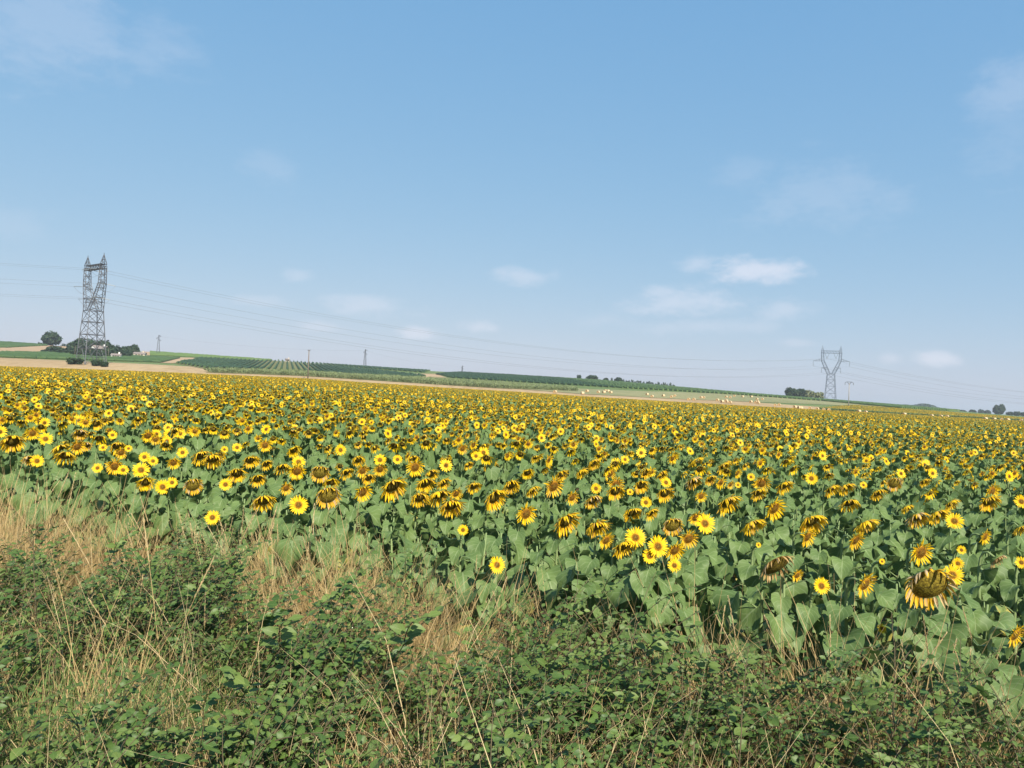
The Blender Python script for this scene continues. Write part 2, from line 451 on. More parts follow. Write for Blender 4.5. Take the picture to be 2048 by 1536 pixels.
POLY = {}
POLY['green_stubble'] = land_poly([(1010, 776), (1100, 775), (1300, 783), (1500, 791), (1650, 798), (1780, 812), (1860, 819), (1700, 812), (1500, 804), (1330, 797), (1160, 788)])
patch('stubble_field', POLY['green_stubble'], M['stubble_green'], .12)
patch('tilled_field', land_poly([(0, 696), (94, 690), (140, 691), (137, 697), (94, 706), (0, 706)]), M['bare_field'], .15)
patch('fallow_field', land_poly([(318, 726), (350, 715), (395, 716), (345, 727)]), M['bare_field'], .15)
patch('fallow_field', land_poly([(790, 747), (872, 748), (912, 762), (850, 760)]), M['bare_field'], .15)
patch('farm_track', land_poly([(285, 703), (318, 701), (300, 711), (265, 712)]), M['bare_field'], .16)

def scatter(name, pts, protos, kind='stuff'):
    """pts: rows x y z rx ry rz scale index; one object that places copies of the prototype meshes with geometry nodes"""
    pts = np.asarray(pts, dtype=np.float32)
    me = bpy.data.meshes.new(name)
    me.vertices.add(len(pts)); me.vertices.foreach_set('co', pts[:, :3].ravel())
    a = me.attributes.new('rot', 'FLOAT_VECTOR', 'POINT'); a.data.foreach_set('vector', np.ascontiguousarray(pts[:, 3:6]).ravel())
    a = me.attributes.new('size', 'FLOAT', 'POINT'); a.data.foreach_set('value', np.ascontiguousarray(pts[:, 6]))
    a = me.attributes.new('pick', 'INT', 'POINT'); a.data.foreach_set('value', pts[:, 7].astype(np.int32))
    me.update()
    o = link(name, me)
    c = bpy.data.collections.new(name + '_prototypes')
    for k, p in enumerate(protos):
        q = bpy.data.objects.new('%s_%03d' % (name, k), p); c.objects.link(q)
    ng = bpy.data.node_groups.new(name, 'GeometryNodeTree')
    ng.interface.new_socket('Geometry', in_out='INPUT', socket_type='NodeSocketGeometry')
    ng.interface.new_socket('Geometry', in_out='OUTPUT', socket_type='NodeSocketGeometry')
    N, L = ng.nodes, ng.links
    gin, gout = N.new('NodeGroupInput'), N.new('NodeGroupOutput')
    m2p = N.new('GeometryNodeMeshToPoints')
    iop = N.new('GeometryNodeInstanceOnPoints'); ci = N.new('GeometryNodeCollectionInfo')
    ci.inputs['Collection'].default_value = c; ci.inputs['Separate Children'].default_value = True; ci.inputs['Reset Children'].default_value = True
    def na_(nm, t):
        q = N.new('GeometryNodeInputNamedAttribute'); q.data_type = t; q.inputs['Name'].default_value = nm; return q.outputs['Attribute']
    e2r = N.new('FunctionNodeEulerToRotation')
    L.new(gin.outputs[0], m2p.inputs['Mesh']); L.new(m2p.outputs[0], iop.inputs['Points'])
    L.new(ci.outputs[0], iop.inputs['Instance']); iop.inputs['Pick Instance'].default_value = True
    L.new(na_('pick', 'INT'), iop.inputs['Instance Index'])
    L.new(na_('rot', 'FLOAT_VECTOR'), e2r.inputs[0]); L.new(e2r.outputs[0], iop.inputs['Rotation'])
    L.new(na_('size', 'FLOAT'), iop.inputs['Scale'])
    L.new(iop.outputs[0], gout.inputs[0])
    md = o.modifiers.new('scatter', 'NODES'); md.node_group = ng
    tag(o, kind=kind); return o

LANDMARKS = [(45, 'the tilled field'), (98, 'the lone oak'), (180, 'the dark pylon'), (264, 'the grove end'), (314, 'the first slim mast'), (430, 'the vineyard left end'), (520, 'the striped vineyard'), (573, 'the tiny shed'), (617, 'the wooden pole'), (728, 'the middle slim mast'), (830, 'the bare patch'),
             (923, 'the smallest mast'), (1040, 'the dark vine slope'), (1157, 'the first ridge tree'), (1236, 'the ridge row start'), (1345, 'the ridge row end'), (1480, 'the bare crest'), (1600, 'the tree clump'), (1660, 'the pale pylon'), (1697, 'the forked pole'), (1842, 'the blue woodland'), (1998, 'the far lone tree')]
def landmark(px): return min(LANDMARKS, key=lambda q: abs(q[0] - px))[1]
_U = 'first second third fourth fifth sixth seventh eighth ninth tenth eleventh twelfth thirteenth fourteenth fifteenth sixteenth seventeenth eighteenth nineteenth'.split()
ORD = _U + [t + ('ieth' if not u else 'y-' + u) for t in ('twent', 'thirt', 'fort', 'fift', 'sixt') for u in [''] + _U[:9]]
def unique_labels(items):
    """items: (object, px, py, base label); look-alikes at one landmark are told apart by their order from the left"""
    by = {}
    for it in items: by.setdefault(it[3], []).append(it)
    for base, L_ in by.items():
        L_.sort(key=lambda q: q[1])
        for k, it in enumerate(L_):
            if len(L_) == 1: t = base
            elif len(L_) == 2: t = base + (', left of two' if k == 0 else ', right of two')
            elif k == 0: t = base + ', leftmost'
            elif k == len(L_) - 1: t = base + ', rightmost'
            else: t = base + ', %s from left' % ORD[min(k, 68)]
            it[0]['label'] = t
# air: pale even haze round the whole scene
hb = MB(); hb.box((0, 6000, 30), (48000, 14000, 110)); hz = hb.build('haze', [], smooth=False); tag(hz, kind='stuff')
hm = bpy.data.materials.new('haze'); hm.use_nodes = True; hm.node_tree.nodes.clear()
ho = hm.node_tree.nodes.new('ShaderNodeOutputMaterial'); hv = hm.node_tree.nodes.new('ShaderNodeVolumePrincipled')
hv.inputs['Color'].default_value = (.86, .92, 1.0, 1); hv.inputs['Density'].default_value = HAZE; hv.inputs['Anisotropy'].default_value = 0.2
hm.node_tree.links.new(hv.outputs[0], ho.inputs['Volume']); hz.data.materials.append(hm)
# ------------------------------------------------------------------ vineyards
vine_items = []
def vine_rows(pix, spacing, label, group, mat, dirv=(-.295, 1), h=1.25, w=.95, y0=262, seed=1):
    poly = land_poly(pix, y0)
    r = random.Random(seed)
    d = Vector((dirv[0], dirv[1])).normalized(); nrm = Vector((d.y, -d.x))
    offs = [Vector(p).dot(nrm) for p in poly]
    o = min(offs) + spacing / 2
    while o < max(offs):
        # clip the line against the polygon
        ts = []
        for i in range(len(poly)):
            a, b = Vector(poly[i - 1]), Vector(poly[i])
            oa, ob = a.dot(nrm) - o, b.dot(nrm) - o
            if (oa > 0) != (ob > 0): ts.append((a + (b - a) * (oa / (oa - ob))).dot(d))
        ts.sort()
        for t0, t1 in zip(ts[0::2], ts[1::2]):
            if t1 - t0 < 4: continue
            n = max(2, int((t1 - t0) / 2.2)); mb = MB(); rows = []
            for i in range(n + 1):
                t = t0 + (t1 - t0) * i / n
                p = nrm * o + d * t
                z = ground(p.x, p.y)
                hh = h * r.uniform(.78, 1.15); ww = w * r.uniform(.7, 1.3) / 2; j = r.uniform(-.15, .15)
                prof = [(-ww * .6, .25), (-ww, h * .55), (-ww * .6 + j, hh * .93), (j, hh), (ww * .6 + j, hh * .9), (ww, h * .5), (ww * .6, .25)]
                rows.append([(p.x + nrm.x * a, p.y + nrm.y * a, z + b) for a, b in prof])
            mb.grid(rows, 0, r.random())
            for e in (0, n):
                mb.poly(rows[e], [tuple(range(7))], 0, r.random())
            ob = mb.build('vine_row', [mat], smooth=False)
            tag(ob, None, 'vine row', group); m_ = rows[0][3]; q = project(*m_); vine_items.append((ob, q[0], q[1], '%s below %s' % (label, landmark(q[0]))))
        o += spacing

patch('vineyard_floor', land_poly([(348, 727), (398, 714), (540, 720), (640, 728), (740, 738), (860, 752), (830, 760), (700, 752), (560, 744), (420, 744)]), M['vineyard_floor'], .1)
vine_rows([(350, 727), (400, 716), (540, 722), (640, 730), (740, 740), (855, 753), (820, 757), (700, 750), (560, 742), (420, 740)], 3.0,
          'uphill vine row in the striped vineyard', 'vine rows in the striped vineyard', M['vine'], seed=1)
vine_rows([(546, 719), (650, 724), (730, 731), (860, 739), (850, 746), (730, 737), (640, 729)], 3.0,
          'short dark vine row on the crest', 'vine rows along the crest', M['vine'], seed=2)
vine_rows([(870, 749), (920, 742), (1050, 750), (1120, 755), (1180, 770), (1240, 777), (1100, 769), (980, 762), (905, 757)], 3.4,
          'dark vine row on the broad slope', 'dark vine rows on the broad slope', M['vine'], seed=3)
vine_rows([(1060, 750), (1150, 757), (1350, 773), (1500, 784), (1800, 809), (1920, 822), (1900, 823), (1800, 817), (1650, 803), (1500, 792), (1240, 777), (1180, 768), (1115, 756)], 3.6,
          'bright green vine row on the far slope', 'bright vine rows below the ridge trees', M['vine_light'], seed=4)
vine_rows([(0, 706), (120, 707), (360, 717), (322, 726), (200, 722), (0, 716)], 3.2,
          'dark vine row behind the tall pylon', 'vine rows behind the dark pylon', M['vine'], dirv=(1, .22), seed=5)
vine_rows([(0, 684), (95, 687), (95, 692), (0, 697)], 4,
          'high vine row on the top slope', 'vine rows left of the lone oak', M['vine'], dirv=(1, .2), seed=6)
vine_rows([(300, 703), (420, 709), (545, 718), (530, 723), (400, 716), (300, 711)], 3.6,
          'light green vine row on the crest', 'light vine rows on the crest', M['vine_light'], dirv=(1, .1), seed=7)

unique_labels(vine_items)
# strip of maize
def maize_clump(seed):
    r = random.Random(seed); mb = MB()
    for k in range(9):
        x, y = r.uniform(-1.1, 1.1), r.uniform(-1.1, 1.1); h = r.uniform(1.4, 1.9)
        for q in range(4):
            a = r.uniform(0, 6.28); z0 = h * r.uniform(.2, .7); l = r.uniform(.5, .8)
            c, s = math.cos(a), math.sin(a); wx, wy = -s * .09, c * .09
            mb.grid([[(x - wx, y - wy, z0), (x + wx, y + wy, z0)], [(x + c * l * .5 - wx, y + s * l * .5 - wy, z0 + l * .7), (x + c * l * .5 + wx, y + s * l * .5 + wy, z0 + l * .7)], [(x + c * l, y + s * l, z0 + l * .45), (x + c * l * 1.02, y + s * l, z0 + l * .45)]], 0, r.random())
        mb.grid([[(x - .04, y, 0), (x + .04, y, 0)], [(x - .03, y, h), (x + .03, y, h)]], 0, r.random())
    return mb.mesh('maize_clump', [M['maize']])
mz_poly = land_poly([(412, 745), (420, 742), (560, 746), (700, 753), (860, 761), (1000, 769), (1150, 780), (1160, 783), (1000, 777), (800, 764.5), (620, 753), (430, 746)])
xs = [p[0] for p in mz_poly]; ys = [p[1] for p in mz_poly]
pts = []; r = random.Random(3)
x = min(xs)
while x < max(xs):
    y = min(ys)
    while y < max(ys):
        if inpoly(x, y, mz_poly): pts.append((x + r.uniform(-.5, .5), y + r.uniform(-.5, .5), ground(x, y), 0, 0, r.uniform(0, 6.28), r.uniform(.8, 1.15), r.randrange(4)))
        y += 1.9
    x += 1.9
print('maize', len(pts))
patch('maize_floor', mz_poly, M['vineyard_floor'], .1)
mz = scatter('maize_crop', pts, [maize_clump(i) for i in range(4)])
tag(mz, 'pale green strip of maize between the sunflowers and the vineyards', 'crop strip')

# ------------------------------------------------------------------ trees
def crown_mesh(seed, n=750, leaf=.10, lobes=9, flat=.85, mat='tree', low=.12):
    """unit crown: width about 1, height about flat, base at z = 0"""
    r = random.Random(seed); mb = MB()
    L = []
    for k in range(lobes):
        a = k * 2.4 + r.uniform(-.4, .4); zz = -.9 + 1.8 * (k + .5) / lobes; q = .31 * math.sqrt(max(.05, 1 - zz * zz)) * r.uniform(.75, 1.1)
        L.append((math.cos(a) * q, math.sin(a) * q, flat * (.47 + .33 * zz), r.uniform(.13, .235)))
    for k in range(n):
        cx, cy, cz, cr = L[k % lobes]
        v = Vector((r.gauss(0, 1), r.gauss(0, 1), r.gauss(0, 1))).normalized() * cr * (r.uniform(.55, 1.08))
        p = Vector((cx, cy, cz)) + v
        if p.z < low * flat: p.z = low * flat + r.uniform(0, .12)
        nn = (v.normalized() + Vector((r.gauss(0, .5), r.gauss(0, .5), r.gauss(0, .5)))).normalized()
        t = nn.cross(Vector((0, 0, 1))).normalized(); b = nn.cross(t)
        a = r.uniform(0, 6.28); t, b = t * math.cos(a) + b * math.sin(a), b * math.cos(a) - t * math.sin(a)
        s = leaf * r.uniform(.5, 1.0)
        mb.poly([p - t * s, p - b * s * .6 + nn * s * .15, p + t * s, p + b * s * .6 + nn * s * .15], [(0, 1, 2, 3)], 0, r.random())
    return mb.mesh('crown', [M[mat]])
def trunk_mesh(seed):
    r = random.Random(seed); mb = MB()
    mb.tube([(0, 0, -.05), (.01, 0, .12), (0, .01, .35), (.02, 0, .6)], [.045, .036, .026, .008], 6)
    for k in range(4):
        a = k * 1.6 + r.uniform(0, .6); z = r.uniform(.16, .34)
        mb.tube([(0, 0, z), (math.cos(a) * .12, math.sin(a) * .12, z + .12), (math.cos(a) * .22, math.sin(a) * .22, z + .28)], [.018, .012, .004], 5)
    return mb.mesh('trunk', [M['bark']])
CROWNS = {'round': [crown_mesh(i, 2000, .085, 17 - 2 * i, low=.05) for i in range(3)], 'wide': [crown_mesh(10 + i, 1800, .08, flat=.62, lobes=17, low=.04) for i in range(3)],
          'willow': [crown_mesh(20, 800, mat='tree_pale')], 'small': [crown_mesh(30 + i, 180, .14, 6, .95) for i in range(3)]}
TRUNKS = [trunk_mesh(i) for i in range(3)]
def tree(name, px, y, wpx, hpx, label, kind='round', cat='tree', group=None, trunk=True, py=None):
    p = on_land(px, y, py); w = wpx * y / FPX; h = hpx * y / FPX
    o = empty(name, p, RNG.uniform(0, 6.28)); tag(o, label, cat, group)
    cm = RNG.choice(CROWNS[kind]); fl = {'round': .95, 'wide': .72, 'willow': .95, 'small': 1.0}[kind]
    c = link('crown', cm, o, Matrix.Diagonal((w * .95, w * .95, h / fl, 1)))
    if trunk: link('trunk', RNG.choice(TRUNKS), o, Matrix.Diagonal((w, w, h, 1)))
    return o
tree('oak_tree', 99, 640, 40, 33, 'lone round dark oak standing on the crest above the tilled field', 'round')
tree('bush', 78, 660, 12, 9, 'small dark bush tucked on the left foot of the lone oak', 'small', 'bush', trunk=False)
tree('bush', 126, 660, 14, 9, 'small dark bush just right of the lone oak', 'small', 'bush', trunk=False)
tree('pine_tree', 166, 470, 56, 39, 'broad dark pine rising behind the left legs of the dark pylon', 'wide')
tree('pine_tree', 199, 472, 54, 37, 'broad dark pine rising behind the right legs of the dark pylon', 'wide')
tree('round_tree', 145, 500, 34, 26, 'dark tree at the left end of the farmstead grove', 'round')
tree('round_tree', 182, 440, 42, 22, 'low dense tree hiding the front of the farmhouse', 'round')
tree('round_tree', 158, 445, 36, 19, 'low dense tree left of the farmhouse front', 'round')
tree('round_tree', 190, 430, 30, 17, 'low dark tree in front of the farmhouse roof', 'round')
tree('round_tree', 246, 470, 30, 17, 'low olive tree right of the white outbuilding', 'round')
tree('round_tree', 222, 470, 42, 27, 'dark tree between the farmhouse and the white outbuilding', 'round')
tree('round_tree', 240, 500, 34, 23, 'dark tree behind the white outbuilding', 'round')
tree('round_tree', 264, 520, 30, 28, 'separate dark tree beside the pale barn at the end of the grove', 'round')
tree('round_tree', 206, 450, 36, 20, 'dark purple tree right of the farmhouse gable', 'round')
tree('hedge_bush', 107, 480, 40, 18, 'dark hedge bush at the corner of the tilled field', 'wide', 'bush', trunk=False)
tree('hedge_bush', 128, 470, 36, 14, 'lower hedge bush between the tilled field and the grove', 'wide', 'bush', trunk=False)
tree('hedge_bush', 86, 485, 16, 7, 'smallest hedge bush at the left end of the hedge', 'wide', 'bush', trunk=False)
tree('bush', 150, 300, 38, 15, 'dark bush on the stubble at the left feet of the dark pylon', 'round', 'bush', trunk=False)
tree('bush', 194, 297, 28, 13, 'dark bush on the stubble between the dark pylon feet', 'round', 'bush', trunk=False)
tree('bush', 208, 294, 20, 13, 'dark bush on the stubble at the right feet of the dark pylon', 'round', 'bush', trunk=False)
tree('ridge_tree', 1157, 640, 11, 11, 'small compact tree alone at the left end of the ridge trees', 'round')
tree('ridge_tree', 1184, 640, 28, 12, 'wide spreading tree on the ridge', 'wide')
tree('ridge_tree', 1211, 640, 13, 8, 'low round tree right of the spreading ridge tree', 'round')
tree('ridge_tree', 1236, 640, 17, 12, 'dense tree at the left end of the ridge row', 'round')
for k in range(22):
    tree('row_tree', 1222 + k * 5.9 + RNG.uniform(-1, 1), 650, RNG.uniform(5, 9), RNG.uniform(6, 11), 'small dark tree in the planted ridge row, %s from left' % ORD[k], 'small', group='small trees of the row on the ridge')
tree('round_tree', 1583, 640, 32, 23, 'darkest tree at the left end of the clump left of the pale pylon', 'round')
tree('round_tree', 1601, 645, 28, 22, 'dark tree in the middle of the clump left of the pale pylon', 'round')
tree('willow_tree', 1618, 640, 26, 22, 'pale olive willow in the clump beside the pale pylon', 'willow')
tree('willow_tree', 1636, 645, 26, 19, 'lower pale olive willow nearest the pale pylon', 'willow')
for k, px in enumerate(range(1645, 1685, 9)):
    tree('bush', px, 560, 11, 4.5, 'low dark bush under the pale pylon, %s from left' % ORD[k], 'wide', 'bush', group='bushes under the pale pylon', trunk=False, py=815)
tree('round_tree', 1998, 900, 27, 25, 'lone dark round tree on the far plain under the last wires', 'round')
for k, (px, w_, h_, y_) in enumerate([(1885, 20, 9, 1000), (1905, 20, 8, 1000), (1925, 16, 7, 1000), (1945, 16, 9, 1050), (1962, 14, 11, 1100), (1975, 16, 10, 1100), (2020, 16, 9, 900), (2034, 16, 11, 900), (2048, 18, 10, 900), (2060, 18, 10, 900)]):
    tree('plain_tree', px, y_, w_, h_, 'small tree in the far plain hedge line, %s from left' % ORD[k], 'round', group='trees of the hedge line on the plain')
# far woodland, one mass
mb = MB(); r = random.Random(5)
for k in range(60):
    px = r.uniform(1795, 1885); y = r.uniform(1500, 1750); p = on_land(px, y)
    top = 10 * math.exp(-((px - 1840) / 44) ** 4) + 4 + 2 * math.sin(px * .13)
    h = top * y / FPX; w = r.uniform(10, 15)
    for q in range(60):
        v = Vector((r.gauss(0, 1), r.gauss(0, 1), r.gauss(0, 1))).normalized()
        c = p + Vector((v.x * w, v.y * w, h * .5 + v.z * h * .5)); s = r.uniform(1.2, 2.6)
        t = v.cross(Vector((0, 0, 1))).normalized(); b = v.cross(t)
        mb.poly([c - t * s - b * s * .5, c + t * s - b * s * .4, c + t * s * .7 + b * s * .6, c - t * s * .6 + b * s * .5], [(0, 1, 2, 3)], 0, r.random())
fw = mb.build('woodland', [M['tree']]); tag(fw, 'hazy blue woodland on the far plain', 'woodland', kind='stuff')

# ------------------------------------------------------------------ buildings
def house(name, px, y, w, d, h, rh, rz, label, wall='white_wall', py=None, cat='house'):
    p = on_land(px, y, py); o = empty(name, p, rz); tag(o, label, cat)
    mb = MB(); mb.box((0, 0, h / 2 - .3), (w, d, h + .6))
    for sgn in (-1, 1):
        x = sgn * w / 2
        mb.poly([(x, -d / 2, h), (x, d / 2, h), (x, 0, h + rh), (x - sgn * .25, -d / 2, h), (x - sgn * .25, d / 2, h), (x - sgn * .25, 0, h + rh)], [(0, 1, 2), (5, 4, 3), (0, 2, 5, 3), (1, 4, 5, 2)])
    mb.build('wall', [M[wall]], o, False)
    rb = MB()
    for sgn in (-1, 1):
        e = .35; y1 = sgn * (d / 2 + e); z1 = h - e * rh / (d / 2)
        xa = w / 2 + .3
        V = [(-xa, 0, h + rh + .06), (xa, 0, h + rh + .06), (xa, y1, z1 + .06), (-xa, y1, z1 + .06), (-xa, 0, h + rh + .24), (xa, 0, h + rh + .24), (xa, y1, z1 + .24), (-xa, y1, z1 + .24)]
        rb.poly(V, [(0, 1, 2, 3), (4, 7, 6, 5), (3, 2, 6, 7), (0, 3, 7, 4), (1, 5, 6, 2)])
    ro = rb.build('roof', [M['roof']], o, False)
    cb = MB(); cb.box((w * .3, 0, h + rh + .5), (.7, .7, 1.2)); cb.build('chimney', [M[wall]], ro, False)
    for k in (-.25, .25):
        wb = MB(); wb.box((w * k, -d / 2 - .02, h * .55), (.9, .06, 1.2)); wb.build('window', [M['dark']], o, False)
    db = MB(); db.box((0, -d / 2 - .02, 1.0), (1.0, .06, 2.0)); db.build('door', [M['wood']], o, False)
    return o
house('farmhouse', 198, 465, 9, 6, 4.2, 2.2, math.radians(62), 'grey roofed farmhouse with a white gable among the dark trees')
house('outbuilding', 233, 440, 5, 3, 1.8, .8, math.radians(15), 'small white outbuilding at the edge of the grove', py=705)
house('barn', 278, 505, 7, 4, 2.0, 1.0, math.radians(10), 'low pale barn beside the separate dark tree', 'tan_wall')
house('field_shed', 573, 628, 3.0, 2.6, 1.8, .6, math.radians(25), 'tiny pale shed alone on the vineyard crest', 'tan_wall')

# ------------------------------------------------------------------ pylons
def strip_lattice(mb, quad0, quad1, n, w):
    """four-sided lattice between two rings of four corners"""
    for i in range(n):
        a = [q0.lerp(q1, i / n) for q0, q1 in zip(quad0, quad1)]
        b = [q0.lerp(q1, (i + 1) / n) for q0, q1 in zip(quad0, quad1)]
        for k in range(4):
            m = (k + 1) % 4
            if (i + k) % 2: mb.bar(a[k], b[m], w)
            else: mb.bar(a[m], b[k], w)
            if i and i % 2 == 0: mb.bar(a[k], a[m], w)
    for k in range(4): mb.bar(quad1[k], quad1[(k + 1) % 4], w)
def ring(cx, cy, z, hx, hy): return [Vector((cx - hx, cy - hy, z)), Vector((cx + hx, cy - hy, z)), Vector((cx + hx, cy + hy, z)), Vector((cx - hx, cy + hy, z))]
def pylon(px, y, H, rz, label, tension, t=1.0):
    p = on_land(px, y); o = empty('pylon', p, rz); tag(o, label, 'pylon')
    S = H / 42.0; st = [M['steel' if tension else 'steel_hazed']]
    W1, W2, W3 = .30 * t, .17 * t, .13 * t
    r0, r1 = ring(0, 0, -.5, 4.0 * S, 4.0 * S), ring(0, 0, 20.5 * S, 2.6 * S, 2.6 * S)
    for k in range(4):
        mb = MB(); mb.bar(r0[k], r1[k], W1); mb.build('leg', st, o, False)
    mb = MB()
    # the lower body narrows in four panels of growing braces
    zz = [0, .30, .56, .79, 1.0]
    for i in range(4):
        a = [q0.lerp(q1, zz[i]) for q0, q1 in zip(r0, r1)]; b = [q0.lerp(q1, zz[i + 1]) for q0, q1 in zip(r0, r1)]
        for k in range(4):
            m = (k + 1) % 4; mid = (b[k] + b[m]) / 2; low = (a[k] + a[m]) / 2
            if i == 0: mb.bar(a[k], mid, W2); mb.bar(a[m], mid, W2); q = a[k].lerp(mid, .5); mb.bar(q, a[k].lerp(b[k], .5), W3); q = a[m].lerp(mid, .5); mb.bar(q, a[m].lerp(b[m], .5), W3)
            else: mb.bar(a[k], b[m], W2); mb.bar(a[m], b[k], W2)
            mb.bar(b[k], b[m], W2)
            if i < 3: mb.bar((b[k] + b[m]) / 2, (b[m] + b[(m + 1) % 4]) / 2, W3)
    mb.build('body_bracing', st, o, False)
    tips = {}
    for s in (-1, 1):
        fb = MB()
        q0 = ring(s * 1.5 * S, 0, 20.5 * S, 1.1 * S, 2.6 * S)
        q1 = ring(s * 3.9 * S, 0, 25.5 * S, 1.2 * S, 1.7 * S)
        q2 = ring(s * 6.2 * S, 0, 31.0 * S, .95 * S, 1.1 * S)
        q3 = ring(s * 6.5 * S, 0, 37.5 * S, .85 * S, .9 * S)
        for a, b in ((q0, q1), (q1, q2), (q2, q3)):
            for k in range(4): fb.bar(a[k], b[k], W1 * .85)
        strip_lattice(fb, q0, q1, 3, W3); strip_lattice(fb, q1, q2, 3, W3); strip_lattice(fb, q2, q3, 4, W3)
        fb.build('fork', st, o, False)
        pb = MB(); tip = Vector((s * 6.6 * S, 0, 42.0 * S))
        q4 = ring(s * 6.5 * S, 0, 38.3 * S, .85 * S, .9 * S)
        for k in range(4): pb.bar(q4[k], tip, W2)
        m_ = [q.lerp(tip, .45) for q in q4]
        for k in range(4): pb.bar(m_[k], m_[(k + 1) % 4], W3); pb.bar(q4[k], m_[(k + 1) % 4], W3)
        pb.tube([tip, tip + Vector((0, 0, .5))], .12 * t, 5); pb.build('peak', st, o, False)
        ab = MB(); out = (9.4 if tension else 13.0) * S
        tip = Vector((s * out, 0, 30.4 * S)); tips['arm', s] = tip
        for k in (0, 1):
            yv = (-1 if k else 1) * 1.1 * S
            ab.bar((s * 7.0 * S, yv, 32.2 * S), tip, W2); ab.bar((s * 6.6 * S, yv, 30.4 * S), tip, W2)
            for f in (.3, .6): ab.bar(Vector((s * 7.0 * S, yv, 32.2 * S)).lerp(tip, f), Vector((s * 6.6 * S, yv, 30.4 * S)).lerp(tip, f), W3)
        ab.bar((s * 7.0 * S, -1.1 * S, 32.2 * S), (s * 7.0 * S, 1.1 * S, 32.2 * S), W3)
        ab.build('arm', st, o, False)
        lb = MB(); out = (5.2 if tension else 6.8) * S; tip = Vector((s * out, 0, 25.3 * S)); tips['low', s] = tip
        for yv in (-1.6 * S, 1.6 * S): lb.bar((s * 3.0 * S, yv, 25.5 * S), tip, W2); lb.bar((s * 3.4 * S, yv, 24.0 * S), tip, W3)
        lb.build('low_arm', st, o, False)
    bb = MB(); a = [Vector((-7.3 * S, yv, z)) for yv in (-.9 * S, .9 * S) for z in (36.6 * S, 38.3 * S)]
    b = [Vector((-v.x, v.y, v.z)) for v in a]
    for k in range(4): bb.bar(a[k], b[k], W1 * .85)
    n = 7
    for i in range(n):
        for (c, d) in ((0, 1), (2, 3), (0, 2), (1, 3)):
            bb.bar(a[c].lerp(b[c], i / n), a[d].lerp(b[d], (i + 1) / n), W3)
            bb.bar(a[c].lerp(b[c], i / n), a[d].lerp(b[d], i / n), W3)
    bb.build('cross_beam', st, o, False)
    tips['mid', -1] = Vector((-3.2 * S, 0, 36.6 * S)); tips['mid', 1] = Vector((3.2 * S, 0, 36.6 * S))
    Rz = Matrix.Rotation(rz, 4, 'Z'); res = {}
    for key, v in tips.items():
        if tension:
            for s in (-1, 1):
                ib = MB(); L_ = 3.6
                e = v + Vector((0, s * L_, -.35))
                ib.tube([v, v.lerp(e, .12)], .05, 5)
                ib.tube([v.lerp(e, .12 + .88 * k / 20) for k in range(21)], [.17 if k % 2 else .06 for k in range(21)], 6)
                ib.build('insulator', [M['glass_ins']], o, False)
                res[key, s] = p + Rz @ e
            jb = MB(); c0 = v + Vector((0, -3.6, -.35)); c1 = v + Vector((0, 3.6, -.35))
            jb.tube([c0.lerp(c1, k / 10) + Vector((0, 0, -2.6 * (1 - (2 * k / 10 - 1) ** 2))) for k in range(11)], .05 * t, 4); jb.build('jumper_cable', [M['wire']], o, False)
        else:
            if key[0] == 'mid':
                e = v + Vector((0, 0, -4.2 * S))
                for q in (-1.6 * S, 1.6 * S):
                    ib = MB(); a_ = v + Vector((q, 0, 0)); ib.tube([a_.lerp(e, k / 16) for k in range(17)], [.17 if k % 2 else .07 for k in range(17)], 6); ib.build('insulator', [M['glass_ins']], o, False)
            else:
                e = v + Vector((0, 0, -3.9 * S))
                ib = MB(); ib.tube([v.lerp(e, k / 16) for k in range(17)], [.17 if k % 2 else .07 for k in range(17)], 6); ib.build('insulator', [M['glass_ins']], o, False)
            res[key, -1] = res[key, 1] = p + Rz @ e
    return o, res
PA, TA = pylon(181, 306, 43.2, math.radians(-37), 'tall dark lattice pylon with twin masts standing on the stubble beside the grove', True, .95)
PB, TB = pylon(1660, 590, 42, math.radians(-16), 'pale distant lattice pylon with hanging insulators beside the tree clump', False, .78)
def wire(a, b, sag, label, rad, name='power_cable', n=28):
    mb = MB(); mb.tube([a.lerp(b, k / n) + Vector((0, 0, -sag * (1 - (2 * k / n - 1) ** 2))) for k in range(n + 1)], rad, 4)
    o = mb.build(name, [M['wire']]); tag(o, label, 'cable', 'high voltage cables strung between the pylons'); return o
nm = {('mid', -1): 'left top', ('mid', 1): 'right top', ('arm', -1): 'left arm', ('arm', 1): 'right arm', ('low', -1): 'left low arm', ('low', 1): 'right low arm'}
left_dir = Vector((-math.cos(math.radians(30)), -math.sin(math.radians(30)), 0))
right_end = Vector((690, 800, 0))
for key in nm:
    tb, te = TA[key, 1], TA[key, -1]
    wire(tb, TB[key, -1], 13.5, 'cable from the %s of the dark pylon to the pale pylon' % nm[key], .038)
    e = te + left_dir * 260; e.z = te.z + 1.0
    wire(te, e, 4.0, 'cable from the %s of the dark pylon out past the left edge' % nm[key], .028)
    off = Matrix.Rotation(math.radians(-40), 4, 'Z') @ Vector(((key[1]) * {'mid': 3.2, 'arm': 13, 'low': 6.8}[key[0]], 0, 0))
    e = right_end + off; e.z = {'mid': 31.0, 'arm': 26, 'low': 21}[key[0]] - 4
    wire(TB[key, 1], e, 11, 'cable from the %s of the pale pylon out past the right edge' % nm[key], .054)

